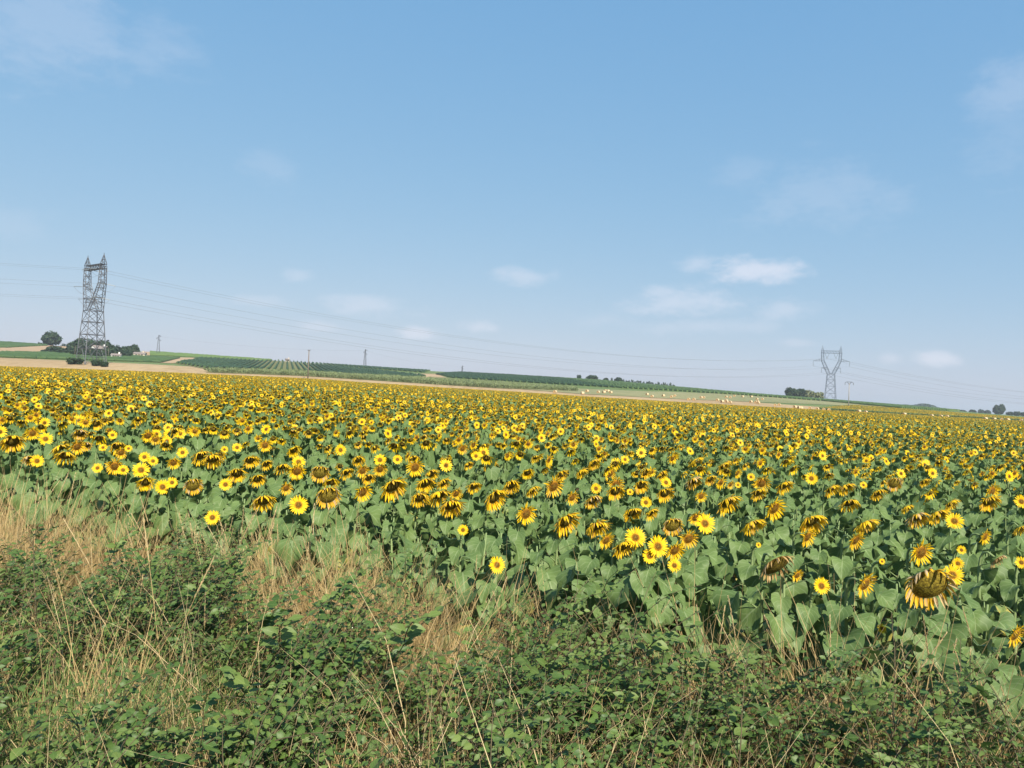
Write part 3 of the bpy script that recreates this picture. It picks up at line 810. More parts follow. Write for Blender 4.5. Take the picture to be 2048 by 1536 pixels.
def mast(px, y, hpx, label):
    p = on_land(px, y); H = hpx * y / FPX; o = empty('lattice_mast', p, math.radians(30)); tag(o, label, 'mast')
    S = H / 30
    r0, r1 = ring(0, 0, -.5, 2.3 * S, 2.3 * S), ring(0, 0, 30 * S, .35 * S, .35 * S)
    for k in range(4): mb = MB(); mb.bar(r0[k], r1[k], .20); mb.build('leg', [M['steel']], o, False)
    mb = MB(); strip_lattice(mb, r0, r1, 6, .07); mb.build('bracing', [M['steel']], o, False)
    for z, s in ((28.5, 1), (25, -1), (22, 1)):
        ab = MB(); ab.bar((0, 0, z * S), (s * 3.2 * S, 0, z * S), .22); ab.bar((0, 0, (z + 1.3) * S), (s * 3.2 * S, 0, z * S), .16)
        ab.tube([(s * 3.2 * S, 0, z * S), (s * 3.2 * S, 0, (z - 1.4) * S)], .16, 5); ab.build('arm', [M['steel']], o, False)
    return p + Vector((0, 0, H * .93))
m1 = mast(314, 600, 38, 'slim lattice mast on the crest right of the grove')
m2 = mast(728, 640, 35, 'slim lattice mast on the vineyard crest in the middle of the skyline')
m3 = mast(923, 760, 22, 'smallest lattice mast behind the broad vineyard slope')
for a, b, w_ in ((m1, m2, 'first and middle'), (m2, m3, 'middle and smallest')):
    o = wire(a, b, 3.0, 'thin cable strung between the %s masts on the crest' % w_, .03); o['group'] = 'thin cables between the slim masts'

def pole(px, y, hpx, label, style, py=None):
    p = on_land(px, y, py); H = hpx * y / FPX; o = empty('utility_pole', p, RNG.uniform(-.3, .3)); tag(o, label, 'pole')
    mb = MB(); mb.tube([(0, 0, -.5), (0, 0, H * .5), (0, 0, H)], [.23, .19, .14] if style != 'small' else [.12, .11, .09], 8); mb.build('shaft', [M['concrete'] if style == 'fork' else M['wood']], o)
    if style == 'fork':
        for s in (-1, 1):
            ab = MB(); ab.bar((0, 0, H - .8), (s * 1.1, 0, H + .5), .17); ab.bar((s * 1.1, 0, H + .5), (s * 2.2, 0, H + .1), .15); ab.build('arm', [M['steel']], o, False)
            ib = MB(); ib.tube([(s * 2.2, 0, H + .1), (s * 2.2, 0, H - .9)], .12, 6); ib.build('insulator', [M['glass_ins']], o, False)
        ab = MB(); ab.bar((-1.1, 0, H + .5), (1.1, 0, H + .5), .13); ab.build('crossbar', [M['steel']], o, False)
    elif style == 'top':
        ab = MB(); ab.bar((-.5, 0, H - .3), (.5, 0, H - .3), .14); ab.build('crossbar', [M['steel']], o, False)
        for s in (-.45, 0, .45):
            ib = MB(); ib.tube([(s, 0, H - .3 if s else H), (s, 0, H + .15)], .07, 6); ib.build('insulator', [M['glass_ins']], o, False)
    return o
pole(616, 276, 63, 'tall slim wooden pole standing at the edge of the maize strip', 'top', py=750)
pole(1697, 345, 51, 'concrete pole with a forked top beside the hay bales', 'fork', py=815)
pole(148, 435, 21, 'short grey pole left of the dark pylon among the vines', 'small')
pole(178, 430, 18, 'short grey pole between the legs of the dark pylon', 'small')
pole(215, 445, 19, 'short grey pole right of the dark pylon', 'small')
pole(255, 480, 9, 'very short grey pole near the separate dark tree', 'small')

# ------------------------------------------------------------------ hay bales
def bale_meshes(seed):
    r = random.Random(seed); mb = MB(); rows = []
    n = 18; R = .68; W = .62
    prof = [(-W, R * .95), (-W * .93, R), (-W * .3, R * 1.01), (W * .3, R), (W * .93, R * 1.01), (W, R * .95)]
    for (x, q) in prof:
        rows.append([(x, math.cos(2 * math.pi * k / n) * q * (1 + r.uniform(-.02, .02)), R * .96 + math.sin(2 * math.pi * k / n) * q * (1 + r.uniform(-.02, .02))) for k in range(n)])
    mb.grid(rows, closed=True)
    for k in range(60):
        a = r.uniform(0, 6.28); x = r.uniform(-W, W); c = Vector((x, math.cos(a) * R, R * .96 + math.sin(a) * R)); d = Vector((r.gauss(0, .1), math.cos(a + .6) * .12, math.sin(a + .6) * .12)); t = Vector((.015, 0, 0))
        mb.poly([c - t, c + t, c + d], [(0, 1, 2)])
    body = mb.mesh('straw_roll', [M['hay']])
    ends = []
    for s in (-1, 1):
        e = MB(); rr = []
        for q, dx in ((R * .95, 0), (R * .7, .02), (R * .66, .0), (R * .4, .02), (R * .36, 0), (.02, .015)):
            rr.append([(s * (W + dx + .001), math.cos(s * 2 * math.pi * k / n) * q, R * .96 + math.sin(s * 2 * math.pi * k / n) * q) for k in range(n)])
        e.grid(rr, closed=True); ends.append(e.mesh('end_face', [M['hay_end']]))
    return body, ends
BM = [bale_meshes(i) for i in range(2)]
BALES = []
for (cx, cy, sz) in [(50, 62, 1), (92, 64, .9), (303, 66, 1), (467, 96, 1.15), (560, 103, 1), (606, 104, 1.2), (640, 92, .8), (618, 90, .8), (662, 105, 1), (205, 102, 1.1), (430, 113, 1), (960, 120, .9), (1000, 138, 1), (1092, 132, 1), (1158, 140, 1), (1186, 132, .9),
                    (1300, 163, 1.1), (1343, 163, 1.1), (1402, 146, .9), (1424, 146, .9), (1536, 168, 1.1), (1575, 180, 1.1), (1608, 174, 1.2), (1612, 184, 1.2), (1640, 187, 1.1), (1640, 143, .8), (1675, 132, .8), (1742, 137, .8), (1815, 138, .8), (1860, 158, .8), (1905, 158, .8), (1810, 182, 1), (1850, 186, 1.1), (1870, 192, 1.2), (1608, 140, .8), (1865, 178, 1)]:
    BALES.append((1060 + cx * .2441, 760 + cy * .2441 + 1.6, sz))
for (cx, cy, sz) in [(475, 475, 1), (500, 473, 1), (600, 488, 1.2), (628, 484, 1.3), (640, 470, 1), (695, 492, 1.3), (742, 495, 1.2), (782, 494, 1.2), (815, 498, 1.3), (1005, 508, 1.5), (1048, 512, 1.1), (1292, 530, 1.4), (1465, 541, 1.3), (1523, 544, 1.2), (1562, 545, 1.4), (1805, 556, 1.4), (1860, 560, 1.2), (1907, 561, 1.4), (1945, 564, 1.5), (2030, 570, 1.4)]:
    BALES.append((1400 + cx * .3164, 660 + cy * .3164 + 2.4, sz))
items = []
for (px, py, sz) in BALES:
    p = at(px, py, 276, 620) if py > 0 else None
    d = pray(px, py); d = d / d.y
    if p is None or px > 1590:
        yb = 287 + RNG.uniform(-2, 2); p = Vector((d.x * yb, yb, ground(d.x * yb, yb)))
    far = p.y > 360
    o = empty('hay_bale', p + Vector((0, 0, -.03)), math.radians(RNG.uniform(15, 70)), (.86 if px < 1590 else .82) * (1 + .25 * (sz - 1)))
    tag(o, None, 'hay bale', 'round hay bales on the cut field')
    b, e = RNG.choice(BM)
    link('straw_roll', b, o)
    for q in e: link('end_face', q, o)
    items.append((o, px, py, 'round straw bale %s %s' % ('far out on stubble below' if far else 'at field edge below', landmark(px))))
unique_labels(items)

# ------------------------------------------------------------------ sunflowers
def head_geom(kind, seed, lod=0):
    """flower head of unit diameter centred on the origin, looking along -y; gravity is -z. Returns meshes-in-progress for disc, petals, back"""
    r = random.Random(seed)
    tilt, R, PL, npet, grav, cup, shr = {'F': (.32, .18, .33, 26, .06, .12, 1.12), 'H': (-.28, .24, .33, 26, .24, .35, 1.0), 'D': (-.62, .25, .36, 32, .38, .42, 1.12),
                                         'W': (-.72, .27, .38, 34, .40, .5, 1.2), 'B': (-.36, .33, .27, 34, .5, .5, 1.0), 'X': (-.75, .36, .24, 26, .6, .5, .7)}[kind]
    tilt += r.uniform(-.12, .12)
    n = Vector((0, -math.cos(tilt), math.sin(tilt))); rt = Vector((1, 0, 0)); up = Vector((0, math.sin(tilt), math.cos(tilt)))
    disc, pet, back = MB(), MB(), []
    ns = 20 if lod == 0 else 8
    bulge = {'F': .05, 'H': .07}.get(kind, .10)
    rings = [.02, .35, .7, .92, 1.0] if lod == 0 else [.05, .65, 1.0]
    rows = [[tuple((rt * math.cos(2 * math.pi * k / ns) + up * math.sin(2 * math.pi * k / ns)) * R * q + n * bulge * (1 - q * q)) for k in range(ns + 1)] for q in rings]
    disc.grid(rows)
    layers = ((npet, 1.0, 0), (int(npet * .6), .85, .12)) if lod == 0 else (((12, 1.0, 0),) if lod == 2 else ((17, 1.0, 0),))
    for (cnt, lf, dc) in layers:
        for k in range(cnt):
            if kind in 'WXB' and r.random() < .12: continue
            a = 2 * math.pi * (k + r.uniform(-.3, .3)) / cnt
            rad = rt * math.cos(a) + up * math.sin(a); tan = up * math.cos(a) - rt * math.sin(a)
            c = cup + dc + r.uniform(-.15, .15) * (1 if kind == 'F' else 2)
            d = rad * math.cos(c) + n * math.sin(c)
            pos = rad * R * .96
            L_ = PL * lf * r.uniform(.8, 1.08); seg = (4 if lod == 0 else (3 if lod == 1 else 2))
            tw = r.uniform(-.5, .5) * (.4 if kind == 'F' else 1.0); wid = .060 * shr * (1 if lod == 0 else (1.7 if lod == 1 else 2.5)) * r.uniform(.85, 1.15)
            prof = {4: [.45, .9, 1.0, .72, .06], 3: [.55, 1.0, .8, .05], 2: [.7, 1.0, .1]}[seg]
            rows = []
            curl = r.uniform(-.25, .25) * (0.5 if kind == 'F' else 1.2)
            for s in range(seg + 1):
                nn = d.cross(tan).normalized()
                wv = (tan * math.cos(tw * s / seg) + nn * math.sin(tw * s / seg)).normalized()
                w = wid * prof[s] * .5
                if lod == 0: rows.append([tuple(pos - wv * w), tuple(pos - nn * w * (.35 if kind == 'F' else .7)), tuple(pos + wv * w)])
                else: rows.append([tuple(pos - wv * w), tuple(pos + wv * w)])
                d = (d + Vector((0, 0, -1)) * grav * (4.0 / seg) * .55 * r.uniform(.6, 1.4) + nn * curl * (2.0 / seg)).normalized()
                pos = pos + d * (L_ / seg)
            pet.grid(rows, 0, r.random())
    bk = MB()
    ns2 = 14 if lod == 0 else 7
    rows = [[tuple((rt * math.cos(2 * math.pi * k / ns2) + up * math.sin(2 * math.pi * k / ns2)) * R * q - n * R * z) for k in range(ns2)] for q, z in ((1.02, -.02), (.95, .22), (.6, .42), (.12, .5))]
    bk.grid(rows, closed=True)
    for lay in range(2 if lod == 0 else 1):
        for k in range(18 if lod == 0 else 8):
            a = 2 * math.pi * (k + .5 * lay + r.uniform(-.2, .2)) / (18 if lod == 0 else 8)
            rad = rt * math.cos(a) + up * math.sin(a); tan = up * math.cos(a) - rt * math.sin(a)
            b0 = rad * R * (1.0 - .12 * lay) - n * R * (.1 + .15 * lay); l = r.uniform(.09, .16)
            t = b0 + rad * l * .85 - n * l * r.uniform(-.1, .7)
            w = .035 if lod == 0 else .06
            mid = b0.lerp(t, .45) + rad * .01
            bk.poly([b0 - tan * w, b0 + tan * w, mid + tan * w * .8, t, mid - tan * w * .8], [(0, 1, 2, 4), (4, 2, 3)], 0, r.random())
    return disc, pet, bk, n, R
PETM = {'F': 'petal', 'H': 'petal', 'D': 'petal_w', 'W': 'petal_w', 'B': 'petal_w', 'X': 'petal_d'}
DISCM = {'F': 'disc_f', 'H': 'disc_f', 'D': 'disc_d', 'W': 'disc_d', 'B': 'disc_b', 'X': 'disc_d'}
HEADS = {}
for kd in 'FHDWBX':
    for v in range(8 if kd in 'FHDW' else 3):
        d_, p_, b_, n_, R_h = head_geom(kd, 100 + v * 7 + ord(kd))
        pm_ = PETM[kd]
        if kd == 'H' and v >= 3: pm_ = 'petal_w'
        if kd == 'D' and v == 1: pm_ = 'petal'
        if kd == 'B' or (kd in 'DW' and v == 3): pm_ = 'petal_m'
        HEADS[kd, v] = (d_.mesh('disc', [M[DISCM[kd]]]), p_.mesh('petals', [M[pm_]]), b_.mesh('flower_head', [M['bract']]), n_, R_h)

HW = [(0, .20), (.06, .40), (.15, .50), (.28, .53), (.45, .46), (.62, .34), (.8, .19), (.92, .08), (1, .005)]
def leaf_into(mb, mat, L_, wfac, pitch, pet, rise, seed, M4=None, lod=0):
    r = random.Random(seed); rnd = r.random()
    pe = Vector((math.cos(rise) * pet, 0, math.sin(rise) * pet))
    vs = [v for v, w in HW] if lod == 0 else ([0, .2, .5, .8, 1] if lod == 1 else [0, .35, 1])
    ss = [-1, -.5, 0, .5, 1] if lod == 0 else ([-1, 0, 1])
    fold = r.uniform(.08, .4); curl = r.uniform(.3, .9); wave = r.uniform(0, 6); wa = r.uniform(.015, .04)
    rows = []; x = z = 0.0; pv = 0; ang = pitch; roll = r.uniform(-.7, .7)
    for v in vs:
        ang = pitch - curl * v
        x += math.cos(ang) * (v - pv) * L_; z += math.sin(ang) * (v - pv) * L_; pv = v
        w = float(np.interp(v, [a for a, b in HW], [b for a, b in HW])) * wfac * L_ * (1 + r.uniform(-.075, .06))
        row = []
        for s in ss:
            back = .16 * L_ * (1 - v) ** 4 * s * s * (1.4 if abs(s) < 1 else 1)
            lift = abs(s) * w * fold + wa * L_ / .18 * math.sin(wave + v * 9 + s * 2) * abs(s)
            px = x - back * math.cos(ang) - math.sin(ang) * lift; pz = z - back * math.sin(ang) + math.cos(ang) * lift
            y_ = s * w * (1 - .12 * fold)
            # roll about the leaf axis
            dz = roll * y_
            row.append((pe.x + px, y_, pe.z + pz + dz))
        rows.append(row)
    mb.grid(rows, mat, rnd, M4)
    if pet > .01:
        q = [(0, 0, 0), tuple(pe * .5 + Vector((0, 0, .012))), tuple(pe)]
        if lod == 0:
            n0 = mb.n; mb.tube(q, [.0042, .0034, .0028], 4, mat + 1 if mat == 0 and lod == 0 else mat, rnd, cap=False)
            if M4 is not None:
                V = mb.v[-1]; mb.v[-1] = V @ M4[:3, :3].T + M4[:3, 3]
def mk_leaf(mat, L_, wf, pitch, pet, rise, seed):
    mb = MB(); leaf_into(mb, 0, L_, wf, pitch, pet, rise, seed); return mb.mesh('leaf', [M[mat], M['stem']])
LEAF = {'top': [mk_leaf('leaf', .165, .86, -.15 - .16 * k, .05, .6, 10 + k) for k in range(4)],
        'mid': [mk_leaf('leaf', .178, .95, -.40 - .14 * k, .10 + .015 * k, .5, 20 + k) for k in range(6)],
        'low': [mk_leaf('leaf', .175, .98, -.95 - .1 * k, .13, .15, 30 + k) for k in range(4)],
        'old': [mk_leaf('leaf_low', .15, .95, -1.1 - .1 * k, .12, -.1, 40 + k) for k in range(3)],
        'dry': [mk_leaf('leaf_dry', .12, .6, -1.35, .08, -.5, 50 + k) for k in range(2)]}
def stem_curve(h, hd, n, R):
    """stem from the soil, over the neck, into the back of the head; hd is the head diameter. Returns points and head centre"""
    back = hd * R * .5
    c = Vector((0, -.10, h)); b = c - n * back
    p0, p1, p2, p3 = Vector((0, 0, h - .28)), Vector((0, .02, h - .02)), b - n * .12, b
    pts = [Vector((0, 0, -.05)), Vector((.006, .004, h * .35)), Vector((-.004, .002, h - .28 - .1))]
    for k in range(7):
        t = k / 6; pts.append(p0 * (1 - t) ** 3 + p1 * 3 * t * (1 - t) ** 2 + p2 * 3 * t * t * (1 - t) + p3 * t ** 3)
    rad = [.014, .0125, .011] + [.0095 - .0004 * k for k in range(7)]
    return pts, rad, c
def sunflower(x, y, h, kind, hd, rz, rr, nleaf=8, hmin=.25, name='sunflower'):
    """a sunflower thing: stem, leaves one by one, flower head with disc, petals. kind None = no flower"""
    o = empty(name, (x, y, ground(x, y)), rz)
    if kind:
        ks = [k for k in HEADS if k[0] == kind]; dm, pm2, bm2, n, R = HEADS[rr.choice(ks)]
        pts, rad, c = stem_curve(h, hd, n, R)
    else:
        pts = [Vector((0, 0, -.05)), Vector((.01, .01, h * .5)), Vector((0, -.02, h))]; rad = [.013, .011, .006]
    mb = MB(); mb.tube(pts, rad, 6); mb.build('stem', [M['stem']], o)
    if kind:
        ms = Matrix.Translation(c) @ Matrix.Rotation(rr.uniform(-.15, .15), 4, 'Y') @ Matrix.Scale(hd, 4)
        hb = link('flower_head', bm2, o, ms); link('disc', dm, hb); link('petals', pm2, hb)['kind'] = 'stuff'
    top = h - (.12 if kind else .02); tosun = math.atan2(-y - 1.0, -x + .8) - rz
    for k in range(nleaf):
        f = k / max(1, nleaf - 1); z = top - (top - hmin) * f ** 1.15
        phi = tosun + ((k * 2.4 + rr.uniform(-.5, .5)) % 6.283 - 3.1416) * (.62 if k % 4 else 1.0)
        if f < .22: t = 'top'
        elif f < .68: t = 'mid' if rr.random() < .95 else 'old'
        elif f < .84 or rr.random() < .4: t = 'low'
        else: t = 'old' if rr.random() < .85 else 'dry'
        if z < .3 and rr.random() < .6: t = 'old'
        s = rr.uniform(.72, 1.14) * (1.05 if f > .2 else .95)
        link('leaf', rr.choice(LEAF[t]), o, Matrix.Translation((0, 0, z)) @ Matrix.Rotation(phi, 4, 'Z') @ Matrix.Scale(s, 4))
    return o

FACE = math.radians(30)
PLACED = '''25,882,44,D 65,866,26,H 91,878,30,F 113,840,22,D 159,841,26,F 172,832,24,H 192,847,26,D 160,866,28,D 225,870,20,F 296,871,26,H 311,879,20,H 341,867,28,F 360,867,26,F 334,882,22,F
206,895,18,F 120,896,30,W 154,893,30,H 172,890,24,D 131,911,34,W 74,922,28,F 59,917,24,W 235,892,28,W 242,905,24,H 257,897,16,F 365,905,24,F 474,895,22,F 449,899,16,F 425,917,40,D 289,914,24,F 306,922,22,F
347,925,26,H 195,936,22,F 230,932,34,H 246,940,24,F 282,940,36,F 291,964,34,D 325,974,34,F 344,965,24,F 386,970,40,B 451,969,28,F 474,946,32,W 425,1035,32,F,5.8 500,920,30,D 401,911,32,W
530,890,26,H 587,900,28,D 681,900,26,F 507,920,28,D 532,927,26,D 564,934,28,W 597,924,30,F 594,942,34,H 640,945,42,B 572,976,26,H 515,957,32,D 527,1001,40,W 597,1010,42,F,5.2 656,991,54,B 662,965,30,D 716,919,28,D
692,944,26,W 725,941,28,H 725,984,38,H 760,920,28,F 760,938,28,H 795,919,22,F 737,955,28,D 785,972,56,D 830,934,36,H 827,917,24,D 862,947,32,D 850,966,34,W 886,965,28,W 839,995,40,D 877,990,40,W 902,1010,50,D
912,987,28,H 989,994,52,D 892,921,22,D 925,897,22,H 967,905,26,F 952,912,22,F 936,929,22,D 980,930,26,W 947,972,26,W 994,1130,38,F,4.6 926,1060,24,F,4.9
1087,935,28,D 1055,945,26,D 1122,949,30,D 1107,972,44,H 1022,970,36,D 1162,944,28,D 1186,925,26,W 1232,927,26,F 1220,947,28,H 1250,919,20,F 1290,945,28,D 1322,949,28,D 1282,970,32,D 1231,982,36,D 1232,968,34,H
1192,977,24,F 1185,1000,36,D 1144,995,28,H 1330,986,36,D 1332,965,26,F 1260,984,16,F 1052,1027,42,H 1065,980,28,W 1132,1042,56,D 1194,1052,48,D 1212,1080,34,H,4.7 1265,1025,36,W 1302,1025,32,D 1292,1005,26,F
1345,1050,46,B 1410,1047,46,F,4.9 1271,1075,46,F,4.6 1246,1092,40,W,4.6 1316,1093,48,F,4.3 1299,1112,34,F,4.3 1349,1100,40,H,4.4 1377,1077,40,H,4.5 1349,1131,30,F,4.3 1402,992,24,H 1455,1004,44,W 1387,961,32,W
1420,957,24,W 1474,946,22,H 1345,916,26,H 1447,932,28,W 1390,922,28,W 1461,969,18,H 1476,970,14,F 1502,954,18,F 1505,1048,40,W 1391,1035,30,H
1623,957,28,F 1523,966,36,H 1568,971,30,W 1516,985,28,W 1662,978,28,W 1691,974,30,W 1788,966,34,B 1727,970,16,F 1548,1016,48,H 1623,1042,50,W 1615,1073,40,H 1698,1006,34,W 1730,1048,42,W 1711,1080,40,H 1834,1034,40,W
1875,1028,38,W 1909,1042,38,F 1901,1007,28,W 1841,995,28,W 1755,986,28,W 1813,1015,22,W 1848,963,20,W 1978,1002,36,W 1984,982,36,H 1970,1073,30,H 2040,1057,26,W 2043,1003,30,F 1512,1046,30,W 1842,1104,50,H
1858,1168,106,B,3.9 1905,1150,46,F,4.05 1552,1130,70,X,4.1 1594,1150,26,H,4.1 1643,1172,38,F,4.0 1730,1168,50,H,3.9 1916,1127,26,F,4.4 1923,1100,20,F 1995,1120,36,X 2043,1125,26,F 1764,1123,14,F,4.3
1764,1257,21,F,4.1 2030,1270,46,H,3.5 1517,1090,12,F'''
KN = {'F': 'open yellow sunflower', 'H': 'half nodding sunflower', 'D': 'dark faced sunflower', 'W': 'wilting orange sunflower', 'B': 'broad seeded sunflower', 'X': 'brown withered sunflower'}
rr = random.Random(21)
used = []; items = []
n_things = 0
for tok in PLACED.split():
    q = tok.split(','); px, py, sz, kd = float(q[0]), float(q[1]), float(q[2]), q[3]
    d = pray(px, py); d = d / d.y
    if len(q) > 4: y = float(q[4])
    else:
        h0 = 1.06 + rr.uniform(-.05, .06)
        y = 5.0
        for _ in range(12):
            k = (d.z - float(np.interp(min(1, max(-1, d.x)), CU, S_EDGE)))
            y = (h0 - CAM.z) / k if k < -.01 else 20
        y = max(3.4, min(16, y))
    x = d.x * y; hz = CAM.z + d.z * y
    cam_rz = math.atan2(-x, y)
    rz = (cam_rz * .6 + FACE * .4) if kd == 'F' else ((FACE * .55 + .45 * cam_rz) if kd == 'B' else (FACE + .25 * cam_rz))
    rz += rr.uniform(-.22, .22)
    # the head sits .10 in front of the stem
    sx, sy = x - .10 * math.sin(rz), y + .10 * math.cos(rz)
    h = hz - ground(sx, sy)
    hd = sz * y / FPX * (1.0 if kd in 'FB' else (1.22 if kd == 'W' else 1.12))
    nl = 13 if y < front(x) + 1.0 else 9
    o = sunflower(sx, sy, max(.3, h), kd, hd, rz, rr, nl if h > .6 else 5)
    tag(o, None, 'sunflower', 'sunflowers in bloom along the near edge of the field')
    depth = 'in front rank' if y < 5 else ('behind front rank' if y < 6.4 else ('some ranks in' if y < 8.5 else 'deeper in'))
    items.append((o, px, py, '%s %s below %s' % (KN[kd], depth, landmark(px))))
    used.append((sx, sy)); n_things += 1
unique_labels(items)

# leafy plants between them, then the field that nobody could count
rr = random.Random(77)
grid = []
y = 3.0
while y < 42:
    half = y * .78 + 1.5
    x = -half
    while x < half:
        xx, yv = x + rr.uniform(-.13, .13), y + rr.uniform(-.13, .13)
        if yv > front(xx) + .1: grid.append((xx, yv))
        x += .40 if y < 14 else .43
    y += .42 if y < 14 else .45
grid = [g for g in grid if all((g[0] - u[0]) ** 2 + (g[1] - u[1]) ** 2 > .17 ** 2 for u in used)] 
def shown(g):
    p = project(g[0], g[1], ground(*g) + .8); return -60 < p[0] < 2108
vis = sorted([g for g in grid if shown(g)], key=lambda g: g[1] - front(g[0]) * .0 + .0 * g[0] if True else 0)
near = sorted(vis, key=lambda g: math.hypot(g[0], g[1]))[:298 - n_things]
nset = set(near); items = []
for g in near:
    o = sunflower(g[0], g[1], rr.uniform(.78, .98), None, 0, rr.uniform(0, 6.28), rr, 14 if g[1] < front(g[0]) + .8 else 9, .18 if g[1] < front(g[0]) + .9 else .35, name='sunflower')
    tag(o, None, 'sunflower', 'leafy sunflower plants without a visible flower'); q = project(g[0], g[1], ground(*g) + .7)
    items.append((o, q[0], q[1], 'leafy flowerless sunflower %s below %s' % ('at field edge' if g[1] < front(g[0]) + .8 else 'behind field edge', landmark(q[0]))))
unique_labels(items)
def plant_mesh(kind, seed, lod):
    """whole plant as one mesh: 0 leaf, 1 stem, 2 petals, 3 disc, 4 bract, 5 old leaf"""
    r = random.Random(seed); mb = MB(); return plant_into(mb, kind, r, lod, None) 
def plant_into(mb, kind, r, lod, off):
    h = r.uniform(.98, 1.12) if kind else r.uniform(.84, 1.03)
    hd = r.uniform(.15, .21) * .88
    ox, oy, rz = off if off else (0, 0, 0)
    T = np.array(Matrix.Translation((ox, oy, 0)) @ Matrix.Rotation(rz, 4, 'Z'))
    if kind:
        d_, p_, b_, n, R = head_geom(kind, r.randrange(10 ** 6), lod)
        pts, rad, c = stem_curve(h, hd, n, R)
        Hm = T @ np.array(Matrix.Translation(c) @ Matrix.Scale(hd, 4))
        wil = kind in 'DW' or (kind == 'H' and r.random() < .4)
        for src, mi in ((d_, 3 if kind in 'DW' else 6), (p_, 7 if wil and r.random() < (.55 if lod < 2 else .42) else 2), (b_, 4)):
            if lod == 2 and mi == 4 and r.random() < .3: continue
            V = np.concatenate(src.v) @ Hm[:3, :3].T + Hm[:3, 3]
            b = mb.n; mb.v.append(V); mb.n += len(V); mb.uv.append(np.concatenate(src.uv)); mb.r.append(np.concatenate(src.r))
            for f in src.f: mb.f.append(tuple(b + i for i in f)); mb.m.append(mi)
    else: pts, rad = [Vector((0, 0, 0)), Vector((0, 0, h))], [.012, .006]
    if lod < 2:
        pts = [pts[0], *pts[-5:]] if kind else pts; rad = [rad[0], *rad[-5:]] if kind else rad
        n0 = len(mb.v); mb.tube(pts, rad, 4, 1, r.random(), False); mb.v[n0] = mb.v[n0] @ T[:3, :3].T + T[:3, 3]
    phi = r.uniform(0, 6.28); nl = 9 if lod == 0 else (10 if lod == 1 else 5)
    for k in range(nl):
        f = k / (nl - 1); z = (h - .06) - (h - .06 - .3) * f ** 1.2 * (1 if lod < 2 else .6); phi = -1.57 + ((k * 2.4 + r.uniform(-.5, .5)) % 6.283 - 3.1416) * (.7 if k % 4 else 1.0) - (FACE if kind else 0)
        if f < .22: a = (.165, .86, -r.uniform(.1, .6), .05, .6)
        elif f < .7: a = (.20, .95, -r.uniform(.4, 1.1), r.uniform(.09, .15), .5)
        else: a = (.19, .98, -r.uniform(.9, 1.3), .13, .1)
        s = r.uniform(.85, 1.12)
        L4 = T @ np.array(Matrix.Translation((0, 0, z)) @ Matrix.Rotation(phi, 4, 'Z') @ Matrix.Scale(s * (1.4 if lod == 2 else 1), 4))
        leaf_into(mb, 0 if f < .85 or lod else 5, *a, r.randrange(10 ** 6), L4, 1 if lod < 2 else 2)
    return mb
FM = [M['leaf'], M['stem'], M['petal'], M['disc_d'], M['bract'], M['leaf_low'], M['disc_f'], M['petal_w']]
mid_protos = []
mix = ['F', 'H', 'H', 'H', 'D', 'D', 'D', 'D', 'D', 'W', 'W', 'W', 'W', None, None, None] * 2
for i, kd in enumerate(mix): mid_protos.append(plant_mesh(kd, 500 + i, 1).mesh('plant', FM))
NB = len(mid_protos)
for i in range(4): mid_protos.append(plant_mesh(None, 600 + i, 1).mesh('plant', FM))
pts = []
for g in grid:
    if g in nset: continue
    y = g[1]
    bare = y < 7.5 or (y < 12 and rr.random() < sstep(12.5, 8.5, y) * .95)
    idx = NB + rr.randrange(4) if bare else rr.randrange(NB)
    rz = rr.gauss(0, .7) if bare else FACE * .9 + rr.gauss(0, .32) + .2 * math.atan2(-g[0], y)
    pts.append((g[0], g[1], ground(*g), rr.gauss(0, .05), rr.gauss(0, .05), rz, rr.uniform(.93, 1.06), idx))
print('mid plants', len(pts))
so = scatter('sunflower_field', pts, mid_protos); tag(so, 'dense ranks of nodding sunflowers filling the field behind the edge', 'sunflower field')
far_protos = []
for i in range(7):
    r = random.Random(900 + i); mb = MB()
    for k in range(14):
        a, b = (k % 4 + .5) / 4, (k // 4 + .5) / 4
        kd = r.choice('FFHHHHDDDWWWWW') if r.random() < .68 else None
        plant_into(mb, kd, r, 2, ((a - .5) * 1.7 + r.uniform(-.2, .2), (b - .5) * 1.7 + r.uniform(-.2, .2), r.gauss(0, .3)))
    far_protos.append(mb.mesh('plant_patch', FM))
pts = []
y = 42.6
STRIP = lambda x, y: 281 < y < 290
while y < 275:
    half = y * .76 + 3
    x = -half
    while x < half:
        pts.append((x + rr.uniform(-.3, .3), y + rr.uniform(-.3, .3), ground(x, y) + rr.uniform(-.06, .06), 0, 0, FACE * .9 + rr.gauss(0, .2) + .2 * math.atan2(-x, y), rr.uniform(.94, 1.08), rr.randrange(7)))
        x += 1.72
    y += 1.72
# the second sunflower strip behind the bales on the right
pe = land_poly([(1640, 815), (1760, 818), (1850, 824), (1950, 831), (2060, 838), (2110, 842)])
for (px0) in range(1640, 2130, 1):
    for yv in np.arange(296, 372, 1.8):
        pxx = px0 + rr.random()
        dd = pray(pxx, hor(pxx)); xx = dd.x / dd.y * yv
        if rr.random() < .62 and pxx > 1640 + (yv - 296) * .9:
            pts.append((xx, yv, ground(xx, yv), 0, 0, FACE * .9 + rr.gauss(0, .3), rr.uniform(.92, 1.1), rr.randrange(7)))
print('far patches', len(pts))
so = scatter('distant_sunflowers', pts, far_protos); tag(so, 'yellow mass of distant sunflowers reaching to the far edge of the field', 'sunflower field')

